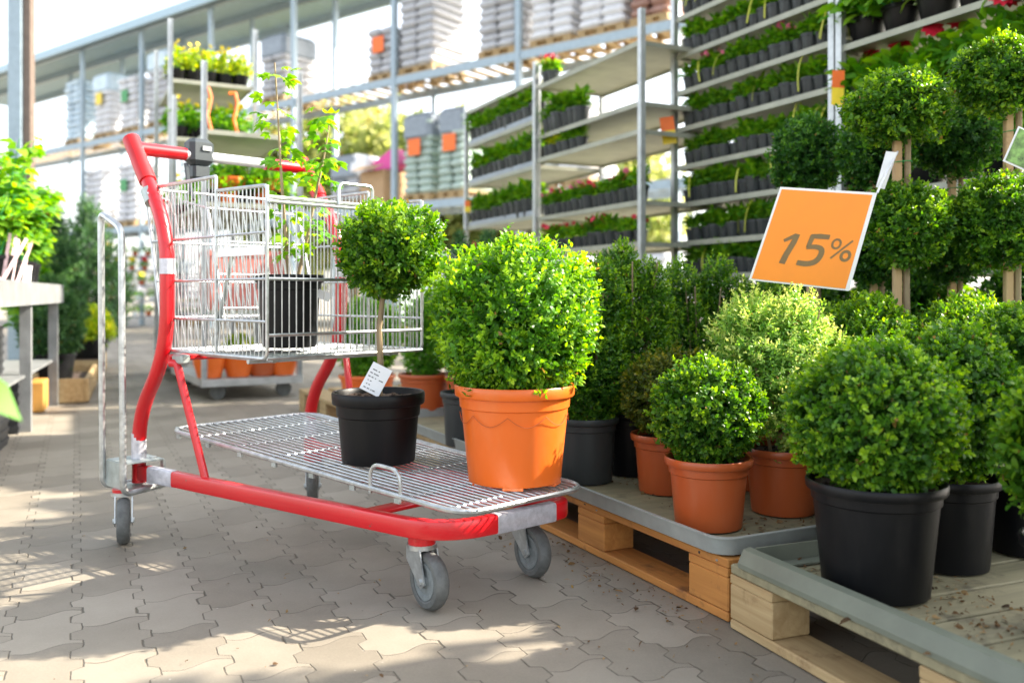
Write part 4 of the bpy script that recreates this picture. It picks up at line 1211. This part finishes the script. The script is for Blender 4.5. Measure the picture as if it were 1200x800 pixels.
for i in range(5):
    for j in range(2):
        lab = 'yellow flowering pot on the top shelf of the taller left rack'
        if y0 is None:
            y0 = flower_plant(lab, 640, PETAL_Y, .24, .085, YELG, grpB, .045, 220, 5, .014); y0.location = WB(.07+.13*i, .1+.25*j, 2.55)
        else: dup(y0, WB(.07+.13*i, .1+.25*j, 2.55), i*1.3+j, lab, grpB)
grpB2 = 'leafy pots on the lower shelf of the taller left rack'
g0 = None
for i in range(4):
    for j in range(2):
        lab = 'leafy yellow-green pot on the lower shelf of the taller left rack'
        if g0 is None:
            g0 = flower_plant(lab, 641, PETAL_Y, .26, .13, YELG if False else LITE, grpB2, .06, 170, 3, .02); g0.location = WB(.09+.16*i, .1+.28*j, 2.065)
        else: dup(g0, WB(.09+.16*i, .1+.28*j, 2.065), i+j, lab, grpB2)
for i in range(4): dup(g0, WB(.09+.16*i, .12, 1.405), i*1.1, 'leafy pot on the shelf below the orange straps, partly behind the handle', grpB2)
for i, (x, z, lab) in enumerate(((.30, 2.36, 'orange hooked strap hanging at the middle of the taller left rack'), (.52, 2.34, 'orange hooked strap hanging at the right of the taller left rack'))):
    o = MB().tube([WB(x-.05, -.03, z+.12), WB(x, -.03, z+.13), WB(x+.02, -.03, z+.05), WB(x-.01, -.03, z-.1), WB(x+.02, -.03, z-.22)], .016, 6).build('strap', TAGO); tag(o, lab, 'strap')

# ------------------------------------------------------------------ pallet racking with canopy, far behind
RO = Vector((0, 14.865)); RD = Vector((-.792, .611)); RS = Vector((.611, .792))
def RK(s, d, z):
    v = RO+RD*s+RS*d; return Vector((v.x, v.y, z))
def rs_at(u):
    x = (u-600)/1050; Y = 19.28/(1.297+x); return (Y-14.865)/.611
RANG = math.atan2(RD.y, RD.x)
RM = Matrix.Rotation(RANG, 3, 'Z')
rk = thing('pallet_racking', 'tall blue-grey pallet racking with slatted levels running across the yard', 'racking', RK(0, 0, 0))
def rbox(mb, s0, s1, d0, d1, z0, z1):
    c = RK((s0+s1)/2, (d0+d1)/2, (z0+z1)/2)-RK(0, 0, 0)
    return mb.box(c, (abs(s1-s0), abs(d1-d0), z1-z0), RM)
PS = [-.14+2.88*k for k in range(-3, 9)]
for s in PS:
    for d in (0, 1.1):
        mb = MB(); rbox(mb, s-.05, s+.05, d-.045, d+.045, 0, 7.15); mb.build('post', RACKM, rk)
for z in (2.42, 4.74):
    for d in (0.0, 1.1):
        for i in range(len(PS)-1):
            mb = MB(); rbox(mb, PS[i]+.052, PS[i+1]-.052, d-.03, d+.03, z-.14, z); mb.build('beam', RACKM, rk)
    mb = MB()
    s = PS[0]
    while s < PS[-1]:
        rbox(mb, s+.1, s+.24, -.02, 1.12, z+.003, z+.022); s += .32
    mb.build('slats', WPALE, rk)
cn = thing('canopy_roof', 'pale corrugated metal canopy over the pallet racking', 'roof', RK(0, 0, 0))
mb = MB(); n = 0; vs = []; s = PS[0]-.5; s1 = PS[-1]+1
prof = []
while s < s1:
    prof += [(s, .0), (s+.09, .0), (s+.12, .05), (s+.21, .05)]; s += .24
O = RK(0, 0, 0)
for (ss, zz) in prof:
    vs += [RK(ss, -.25, 7.30+zz)-O, RK(ss, 2.5, 7.30+zz)-O]
mb.add(vs, [(2*i, 2*i+1, 2*i+3, 2*i+2) for i in range(len(prof)-1)])
mb.build('corrugated_sheet', ROOFM, cn)
mb = MB(); rbox(mb, PS[0]-.5, PS[-1]+1, -.27, -.20, 7.16, 7.36); mb.build('fascia', ROOFM, cn)
mb = MB()
for d in (.0, 1.1, 2.3): rbox(mb, PS[0]-.5, PS[-1]+1, d-.05, d+.05, 7.155, 7.295)
mb.build('purlin', RACKM, cn)

def bag_stack(label, s, d, z, w, dep, layers, lh, mat, cap=None, labelcol=None, rz=0, film=False, cat='bag stack'):
    t = thing('bag_stack', label, cat, RK(s, d, z+.15), RANG)
    rng = random.Random(int(s*100)+layers)
    mb = MB()
    for i in range(layers):
        for k in (0, 1):
            x = (k-.5)*w/2+rng.uniform(-.015, .015)
            mb.box((x, rng.uniform(-.02, .02), lh*(i+.5)), (w/2*1.0, dep+rng.uniform(-.05, .02), lh*.97), Matrix.Rotation(rng.uniform(-.03, .03), 3, 'Z'), lh*.34)
    mb.build('bags', mat, t)
    if cap:
        m = MB(); m.box((0, 0, layers*lh-.14), (w*1.04, dep*1.04, .50), None, .08); m.build('top_cover', cap, t)
    if labelcol:
        m = MB(); m.box((0, dep/2+.04, layers*lh*.62), (.30, .006, .30))
        m.build('price_card', labelcol, t)
    # the pallet it stands on
    p0 = thing('pallet', 'wooden pallet under the '+' '.join(label.split(' on ')[0].split()[:12]), 'pallet', RK(s, d, z+.023), RANG, 'pallets on the racking')
    pm = MB()
    for y in (-dep/2+.06, 0, dep/2-.06): pm.box((0, y, .011), (w, .1, .02))
    for x in (-w/2+.07, 0, w/2-.07):
        for y in (-dep/2+.06, 0, dep/2-.06): pm.box((x, y, .055), (.14, .1, .07))
    pm.build('base', WPALE, p0)
    pm = MB(); pm.box((0, 0, .105), (w, dep, .03)); pm.build('deck_boards', WPALE, p0)
    return t
# facing side: local +y points away?  local x along RD, local y = left of RD = (-RD.y,RD.x) = towards the camera
Z1, Z2 = 2.42, 4.74
def mid(u0, u1): return (rs_at(u0)+rs_at(u1))/2
bag_stack('tall wrapped stack of lilac-grey bags on the upper rack level left of the gap', mid(463, 508), .5, Z2, .84, .95, 13, .145, BAGG)
bag_stack('short grey bag stack with orange price card on the upper rack level', mid(425, 460), .5, Z2, .66, .9, 6, .145, BAGG, labelcol=TAGO)
bag_stack('tall grey layered bag stack on the upper rack level beside the bright gap', mid(556, 604), .5, Z2, .80, .95, 13, .145, BAGG)
bag_stack('white bag stack with yellow spot on the upper rack level', mid(618, 668), .5, Z2, .80, .95, 13, .145, BAGW, labelcol=TAGY)
bag_stack('white bag stack on the upper rack level right of the yellow-spotted one', mid(672, 733), .5, Z2, .84, .95, 13, .145, BAGW)
bag_stack('brown bag stack on the upper rack level above the bare shelves', mid(736, 782), .5, Z2, .64, .95, 13, .145, BAGB)
bag_stack('pale green bag stack with orange card on the lower rack level, left one', mid(467, 505), .5, Z1, .68, .95, 10, .135, BAGN, FILMD, TAGO)
bag_stack('pale green bag stack with orange card on the lower rack level, right one', mid(509, 545), .5, Z1, .62, .95, 10, .135, BAGN, FILMD, TAGO)
bag_stack('pale bag stack on the lower rack level behind the middle racks', mid(640, 690), .5, Z1, .8, .95, 9, .135, BAGW)
bag_stack('dark wrapped load on the upper rack level behind the tall sapling', mid(300, 332), .5, Z2, .80, .9, 8, .15, BAGG, FILMD)
bag_stack('pale blue wrapped load at the far left of the upper rack level', mid(70, 92), .5, Z2, .8, .9, 10, .16, FILMB)
bag_stack('white wrapped load with yellow card on the upper rack level', mid(102, 128), .5, Z2, .8, .9, 9, .16, BAGW, FILMB, TAGY)
bag_stack('white wrapped load with a green mark on the upper rack level', mid(134, 156), .5, Z2, .8, .9, 8, .16, BAGW, None, GREENPL)
bag_stack('grey wrapped load on the upper rack level left of the yellow flowers', mid(166, 196), .5, Z2, .9, .9, 10, .16, BAGG, FILMB)
bag_stack('pale load on the lower rack level above the path', mid(90, 120), .5, Z1, .9, .9, 9, .16, BAGW)
bag_stack('white load with green print on the lower rack level above the path', mid(128, 160), .5, Z1, .9, .9, 9, .16, BAGW, None, GREENPL)
bag_stack('grey load on the lower rack level behind the trolley handle', mid(205, 240), .5, Z1, .9, .9, 8, .16, BAGG)
bag_stack('wrapped grey load on the lower rack level beside the cardboard box', mid(385, 415), .5, Z1, .8, .9, 6, .13, BAGG, FILMD)
bx = thing('cardboard_box', 'open brown cardboard box on the lower rack level', 'box', RK(mid(420, 457), .3, Z1+.025), RANG)
m = MB(); w_, d_, h_ = .62, .7, .62
m.box((0, d_/2, h_/2), (w_, .01, h_)).box((0, -d_/2, h_/2), (w_, .01, h_)).box((w_/2, 0, h_/2), (.01, d_-.012, h_)).box((-w_/2, 0, h_/2), (.01, d_-.012, h_)).box((0, 0, .006), (w_-.012, d_-.012, .01))
m.build('carton', CARD, bx)
m = MB(); m.box((0, d_/2+.12, h_+.04), (w_, .25, .008), Matrix.Rotation(rad(-25), 3, 'X')); m.build('flap', CARD, bx)
m = MB(); m.box((0, 0, 0), (.62, .3, .36), None, .01); o = m.build('pink_package', PINK); o.location = RK(mid(430, 458), .3, Z1+.78); o.rotation_euler = (.1, .45, RANG)
tag(o, 'pink printed package sticking out of the cardboard box', 'package')
m = MB(); m.box((0, 0, 0), (.5, .34, .4), None, .05); o = m.build('white_package', PAPER); o.location = RK(mid(405, 432), .2, Z1+.80); o.rotation_euler = (.1, -.2, RANG)
tag(o, 'crumpled white package beside the pink package', 'package')

# far yellow-green trees behind the racking
def far_tree(label, u, Y, h, r, seed):
    x = GX(u, Y)
    t = thing('leafy_tree', label, 'tree', (x, Y, 0), 0, 'blurred trees beyond the racking')
    MB().tube([(0, 0, 0), (.1, 0, h*.3), (0, .1, h*.75)], .2, 8, radii=[.22, .17, .06]).build('trunk', BARK, t)
    rng = random.Random(seed); lobes = [(rng.uniform(-.5, .5)*r, rng.uniform(-.5, .5)*r, h*rng.uniform(.35, .8), r*.55, r*.55, r*.5) for _ in range(6)]
    foliage('crown', lobes, 1100, TREEL, t, seed, shoot=.5, pairs=4, ln=.30, wd=.17, lump=.2, wild=.7, inner=.5)
far_tree('yellowish blurred tree seen between the racking posts at centre left', 415, 26, 7.6, 3.0, 81)
far_tree('pale blurred tree seen through the racking left of the cardboard box', 355, 27, 6.6, 2.6, 82)
far_tree('yellowish blurred tree seen above the pale green bag stacks', 510, 24, 6.0, 2.6, 83)
far_tree('yellowish blurred tree behind the middle plant racks', 600, 23, 5.2, 2.4, 84)
far_tree('yellowish blurred tree showing behind the bare shelves', 690, 22, 5.0, 2.4, 85)

# ------------------------------------------------------------------ left side: column, bench, plants
cm = thing('steel_column', 'brown and grey steel column at the upper left edge', 'column', (GX(24, 9), 9, 0))
m = MB(); m.box((-.03, 0, 3.5), (.13, .12, 7)); m.build('profile', RACKM, cm)
m = MB(); m.box((.075, .02, 3.5), (.07, .09, 7)); m.build('drainpipe', COLM, cm)
bd = Vector((-.383, 1)).normalized(); b0 = Vector((-1.83, 2.9))
bq = Vector((-bd.y, bd.x))        # to the left, away from the aisle
bn = thing('sales_bench', 'grey metal sales bench with deep apron at the left edge', 'bench', (b0.x, b0.y, 0), math.atan2(bd.y, bd.x))
LBN = 3.45
m = MB(); m.box((LBN/2, .55, .795), (LBN, 1.1, .02)); m.build('table_top', BENCH, bn)
m = MB(); m.box((LBN/2, .006, .735), (LBN, .012, .10)); m.box((LBN-.006, .55, .735), (.012, 1.07, .10)); m.box((LBN/2, 1.094, .735), (LBN, .012, .10)); m.build('apron', BENCH, bn)
for x in (.1, 1.07, 2.1, LBN-.12):
    for y in (.05, 1.05):
        m = MB(); m.box((x, y, .345), (.055, .055, .69)); m.build('leg', BENCH, bn)
m = MB(); m.box((LBN/2, .55, .30), (LBN-.2, 1.0, .015)); m.build('lower_shelf', BENCH, bn)
def BN(x, y, z):
    v = b0+bd*x+bq*y; return Vector((v.x, v.y, z))
def leafy(label, p, h, r, seed, mat=LITE, potr=.07, leafl=.07, n=220, potmat=BLACKP, name='potted_plant', group=None):
    t = thing(name, label, 'potted plant', p, 0, group)
    m = MB(); m.lathe([(potr*.75, 0), (potr*.78, .003), (potr, .11), (potr*1.07, .11), (potr*1.08, .13), (potr*.97, .13), (potr*.9, .12), (0, .118)], n=20); m.build('pot', potmat, t)
    rng = np.random.default_rng(seed)
    st = MB(); pos = []; ax = []
    for i in range(9):
        a = rng.uniform(0, 6.28); e = np.array([math.cos(a)*r*rng.uniform(.3, 1), math.sin(a)*r*rng.uniform(.3, 1), h*rng.uniform(.6, 1)])
        b_ = np.array([e[0]*.35, e[1]*.35, .12+h*.45])
        st.tube([(0, 0, .11), tuple(b_), tuple(e)], .004, 6, radii=[.005, .004, .002])
        for k in range(n//9):
            f = rng.uniform(.25, 1); q = (1-f)**2*np.array([0, 0, .11])+2*f*(1-f)*b_+f*f*e
            an = rng.uniform(0, 6.28); d = np.array([math.cos(an), math.sin(an), rng.uniform(-.3, .5)])
            pos.append(q+d*.01); ax.append(d)
    st.build('stems', GREENPL, t)
    m_ = len(pos)
    leaf_mesh('leaves', np.array(pos), np.array(ax), np.tile([0, 0, 1.], (m_, 1))+rng.normal(size=(m_, 3))*.35, rng.uniform(.6, 1.15, m_)*leafl, rng.uniform(.4, .65, m_)*leafl, rng.uniform(.1, 1, m_), mat, t, .3)
    return t
zb = .806
leafy('broad-leaved bright plant at the near end of the sales bench', BN(1.75, .13, zb), .46, .26, 91, LITE, .08, .085, 260)
leafy('tall bright leafy plant in the middle of the sales bench', BN(2.35, .20, zb), .80, .32, 92, LITE, .09, .10, 420)
leafy('yellow-tipped leafy plant toward the far end of the sales bench', BN(2.75, .16, zb), .60, .28, 93, LITE, .08, .085, 320)
leafy('leafy plant at the far end of the sales bench by the conifer', BN(3.2, .26, zb), .85, .34, 94, LITE, .09, .10, 420)
leafy('bushy plant at the back of the sales bench', BN(2.75, .55, zb), 1.0, .40, 95, LITE, .09, .11, 480)
for k_, (x_, lab_) in enumerate(((2.15, 'low spreading plant at the front of the sales bench, nearest the camera'), (2.6, 'low spreading plant at the front of the sales bench, middle'), (3.1, 'low spreading plant at the front of the sales bench, far end'))):
    leafy(lab_, BN(x_, .17, zb), .32, .22, 210+k_, LITE2, .07, .075, 330)
leafy('short dense leafy plant by the stick labels on the sales bench', BN(1.95, .45, zb), .55, .30, 196, LITE, .09, .09, 380)
leafy('pale leafy plant between the bench plants and the conifer', BN(3.0, .8, zb), .8, .34, 197, LITE, .09, .10, 380)
cup = MB(); cup.lathe([(.028, 0), (.03, .002), (.038, .09), (.040, .09), (.040, .095), (.036, .095), (.028, .006), (0, .006)], n=20)
o = cup.build('white_cup', PAPER); o.location = BN(2.35, .09, zb); tag(o, 'white plastic cup standing on the edge of the sales bench', 'cup')
R4 = random.Random(3)
tg = None
for k in range(9):
    p = BN(1.35+.11*k, .06+R4.uniform(0, .04), zb+.02)
    lab = 'slim coloured plant stick label leaning over the edge of the sales bench'
    if tg is None:
        m = MB(); m.box((0, 0, .10), (.016, .0015, .24)); tg = m.build('stick_label', plain('stick_label_print', (.70, .45, .45), .4, 0, .5, 30)); tag(tg, lab, 'plant label', 'stick labels on the sales bench')
        c = tg
    else: c = tg.copy(); COL.objects.link(c)
    c.location = p; c.rotation_euler = (R4.uniform(-.3, .3), R4.uniform(-.5, .5), R4.uniform(0, 1.5))
# under the bench
for i, (x, lab) in enumerate(((1.55, 'black ribbed crate under the sales bench, near one'), (2.05, 'black ribbed crate under the sales bench, far one'))):
    t = thing('black_crate', lab, 'crate', BN(x, .32, .308), math.atan2(bd.y, bd.x))
    m = MB(); m.box((0, 0, .13), (.38, .28, .26)); m.build('body', LBLK, t)
    m = MB()
    for k in range(6): m.box((0, 0, .025+.045*k), (.39, .29, .018))
    m.build('ribs', LBLK, t)
for i, (x, lab) in enumerate(((1.5, 'black crate on the paving under the sales bench'), (2.2, 'tall black pot crate on the paving under the bench far end'))):
    t = thing('black_crate', lab, 'crate', BN(x, .2, 0), math.atan2(bd.y, bd.x))
    m = MB(); m.box((0, 0, .14), (.38, .25, .28)); m.build('body', LBLK, t)
    m = MB()
    for k in range(6): m.box((0, 0, .03+.045*k), (.39, .26, .018))
    m.build('ribs', LBLK, t)
o = MB().box((0, 0, .10), (.085, .30, .19), None, .008).build('yellow_box', YEL); o.location = (-3.02, 5.72, 0); o.rotation_euler = (0, 0, .4); tag(o, 'yellow-orange box at the foot of the sales bench', 'box')
pallet('pallet', 'low wooden pallet along the left side of the path', (-3.05, 6.1), (-.40, 1), WPALE, 1.2, .8) if False else None
leafy('tall bright leafy shrub on the ground between bench and conifers', Vector((-3.75, 6.9, 0)), 1.75, .36, 220, LITE, .14, .11, 620)
leafy('bright leafy shrub on the ground farther along the bench side', Vector((-4.5, 8.3, 0)), 1.9, .42, 221, LITE, .14, .12, 620)
def conifer(label, x, y, h, r, seed, mat=CONI, group='conifers left of the path'):
    t = thing('conifer', label, 'conifer', (x, y, 0), 0, group)
    m = MB(); m.lathe([(.13, 0), (.135, .004), (.17, .28), (.18, .28), (.18, .30), (.165, .30), (.15, .28), (0, .28)], n=20); m.build('pot', BLACKP, t)
    MB().tube([(0, 0, .26), (.01, 0, h*.6), (0, 0, h*.95)], .02, 7, radii=[.022, .014, .005]).build('trunk', BARK, t)
    foliage('crown', [(0, 0, .28+(h-.28)*.30, r, r, (h-.28)*.33), (.03, 0, .28+(h-.28)*.58, r*.75, r*.75, (h-.28)*.30), (0, 0, .28+(h-.28)*.82, r*.42, r*.42, (h-.28)*.24)], 1500, mat, t, seed, ln=.06, wd=.013, shoot=.14, pairs=6, up=.5, lump=.12)
conifer('dark green conifer beside the path behind the sales bench', -4.05, 7.9, 1.45, .27, 96)
conifer('pointed conifer farther along the left side of the path', -4.55, 9.6, 1.7, .42, 97)
conifer('yellow-green dwarf conifer at the left edge of the path', -4.2, 8.9, .62, .20, 98, YELG)
conifer('low conifer next to the yellow box at the left edge of the path', -3.45, 6.7, .85, .20, 99)
# wooden kerb boxes along the left edge of the path
for i, (x, y, lab) in enumerate(((-3.18, 6.75, 'pale wooden edging box along the left path edge, nearer one'), (-3.85, 8.4, 'pale wooden edging box along the left path edge, farther one'))):
    t = thing('edging_box', lab, 'planter', (x, y, 0), math.atan2(1, -.42))
    m = MB(); m.box((0, -.01, .09), (1.4, .03, .16), None, .004); m.box((0, .35, .09), (1.4, .03, .16), None, .004); m.box((.69, .17, .09), (.03, .33, .16)); m.box((-.69, .17, .09), (.03, .33, .16)); m.build('boards', WPALE, t)
    m = MB(); m.box((0, .17, .06), (1.3, .32, .1)); m.build('soil', SOIL, t)

# a leaf of a plant standing just outside the left edge, close to the camera
nl = thing('potted_plant', 'out-of-focus green leaf poking in at the left photo edge', 'potted plant', (-.892, 1.0, 0), 0)
m = MB(); m.lathe([(.09, 0), (.095, .003), (.12, .24), (.13, .24), (.13, .27), (.118, .27), (.11, .25), (0, .25)], n=20); m.build('pot', BLACKP, nl)
m = MB(); m.tube([(0, 0, .24), (0, 0, .45), (.12, .0, .60), (.24, 0, .655)], .005, 7); m.tube([(0, 0, .3), (-.05, .02, .55), (-.1, 0, .7)], .005, 7); m.build('stems', GREENPL, nl)
pos = np.array([(.23, 0, .655), (.06, 0, .54), (-.05, .02, .55), (-.1, 0, .7), (-.08, .01, .62), (0, 0, .45), (.0, 0, .5)]); 
ax = np.array([(.9, .1, -.25), (.1, -.9, .2), (-.9, .2, .1), (-.5, .3, .6), (.1, .9, .2), (-.6, -.6, .2), (-.3, .8, .1)])
leaf_mesh('leaves', pos, ax, np.tile([0, -.5, 1.], (7, 1)), np.array([.115, .10, .11, .1, .1, .11, .1]), np.array([.06]*7), np.array([.35, .6, .5, .6, .7, .4, .5]), LITE, nl, .3)

# ------------------------------------------------------------------ far end of the path: stepped stands of small plants
fs_ = thing('display_stand', 'blurred stepped stand of small plants at the far end of the path', 'stand', (GX(128, 19.5), 19.5, 0), .2)
m = MB()
for i in range(5): m.box((0, i*.35, .25+i*.34), (2.6, .36, .05))
m.build('steps', BENCH, fs_)
for x in (-1.25, 0, 1.25):
    m = MB()
    for i in range(5): m.box((x, i*.35+.1, (.22+i*.34)/2), (.07, .07, .22+i*.34))
    m.build('leg', BENCH, fs_)
R5 = random.Random(4); pr_ = {}
for i in range(5):
    for k in range(9):
        kd = R5.choice(['g', 'o', 'w', 'r'])
        p = fs_.location+Matrix.Rotation(.2, 3, 'Z') @ Vector((-1.15+.28*k, i*.35, .275+i*.34))
        lab = 'blurred small pot plant on the %s step of the far display stand' % ORD[i]
        if kd not in pr_:
            o = flower_plant(lab, 700+len(pr_), {'g': PETAL_W, 'o': PETAL_Y, 'w': PETAL_W, 'r': PETAL_R}[kd], .18, .11, LITE, 'small plants on the far display stand', .08, 60, 6 if kd != 'g' else 0, .04, PAPER if kd == 'w' else TERRAP); pr_[kd] = o
            o.location = p
        else: dup(pr_[kd], p, R5.uniform(0, 6), lab)
# ground-level goods under the racking
R6 = random.Random(8)
for k, (u, lab, mt) in enumerate(((60, 'white wrapped goods on the ground under the racking at far left', BAGW), (205, 'pale wrapped goods on the ground under the racking behind the trolley', BAGW), (290, 'grey wrapped goods under the racking behind the wheeled rack', BAGG), (440, 'green wrapped goods on the ground under the cardboard box', BAGN), (520, 'pale goods on the ground under the green bag stacks', BAGW), (640, 'grey goods on the ground behind the middle racks', BAGG), (740, 'pale goods on the ground behind the right rack', BAGW))):
    bag_stack(lab, rs_at(u), .5, 0.0, 1.1, .95, 9, .15, mt)
# light green hedge plants at the foot of the wheeled rack
leafy('leafy plant on the paving right of the wheeled rack', Vector((-1.0, 6.6, 0)), .75, .28, 101, LITE, .12, .08, 320)
leafy('leafy plant on the paving between wheeled rack and middle racks', Vector((-.45, 6.3, 0)), .7, .3, 102, BOX, .12, .08, 320)

# unseen rack added at right to shade the aisle, sun gap beside it
F0 = E0-dE*2.22
tF, WF_, lnF = rack('unseen plant rack added right of the flower rack to shade the aisle', F0-dE*1.37, F0, .56, 2.4, [.45, .85, 1.25, 1.65, 2.05, 2.38])

for zi, z in enumerate([.45, .85, 1.25, 1.65, 2.05, 2.38]):
    for k in range(5): dup(gp, WF_(.14+.27*k, -.25, z), k+zi, 'leafy plant filling the unseen rack added to shade the aisle', None, 1.15)
# ------------------------------------------------------------------ light, sky, camera
EL, AZ = 36.0, 14.0            # sun height, and its bearing measured from +X towards +Y
to_sun = Vector((math.cos(rad(EL))*math.cos(rad(AZ)), math.cos(rad(EL))*math.sin(rad(AZ)), math.sin(rad(EL))))
sun = bpy.data.lights.new('sun', 'SUN'); sun.energy = 5.0; sun.angle = rad(.6); sun.color = (1, .90, .76)
so = bpy.data.objects.new('sun', sun); COL.objects.link(so); so.rotation_euler = to_sun.to_track_quat('Z', 'Y').to_euler(); so.location = (6, 3, 8)
wld = bpy.data.worlds.new('World'); sc.world = wld; wld.use_nodes = True
nt = wld.node_tree; bg = nt.nodes['Background']
sky = nt.nodes.new('ShaderNodeTexSky'); sky.sky_type = 'NISHITA'; sky.sun_disc = False
sky.sun_elevation = rad(EL); sky.sun_rotation = rad(90-AZ)
sky.air_density = 1.0; sky.dust_density = 2.5; sky.ozone_density = 1.0
hz_ = nt.nodes.new('ShaderNodeHueSaturation'); hz_.inputs['Saturation'].default_value = .38; hz_.inputs['Value'].default_value = 1.25
nt.links.new(sky.outputs[0], hz_.inputs['Color']); nt.links.new(hz_.outputs[0], bg.inputs['Color']); bg.inputs['Strength'].default_value = .135

cam = bpy.data.cameras.new('camera'); co = bpy.data.objects.new('camera', cam); COL.objects.link(co)
co.location = (0, 0, H); co.rotation_euler = (rad(90), 0, 0)
cam.sensor_width = 36; cam.lens = F/1200*36; cam.shift_y = -(400-V0)/1200
cam.clip_start = .05; cam.clip_end = 600
cam.dof.use_dof = True; cam.dof.focus_distance = 2.25; cam.dof.aperture_fstop = 2.4
sc.camera = co
sc.view_settings.view_transform = 'Standard'; sc.view_settings.look = 'None'
sc.view_settings.gamma = 1; sc.view_settings.use_curve_mapping = False
sc.view_settings.exposure = 1.85
sc.render.engine = 'CYCLES'
sc.cycles.use_denoising = True
sc.cycles.max_bounces = 8; sc.cycles.transparent_max_bounces = 8
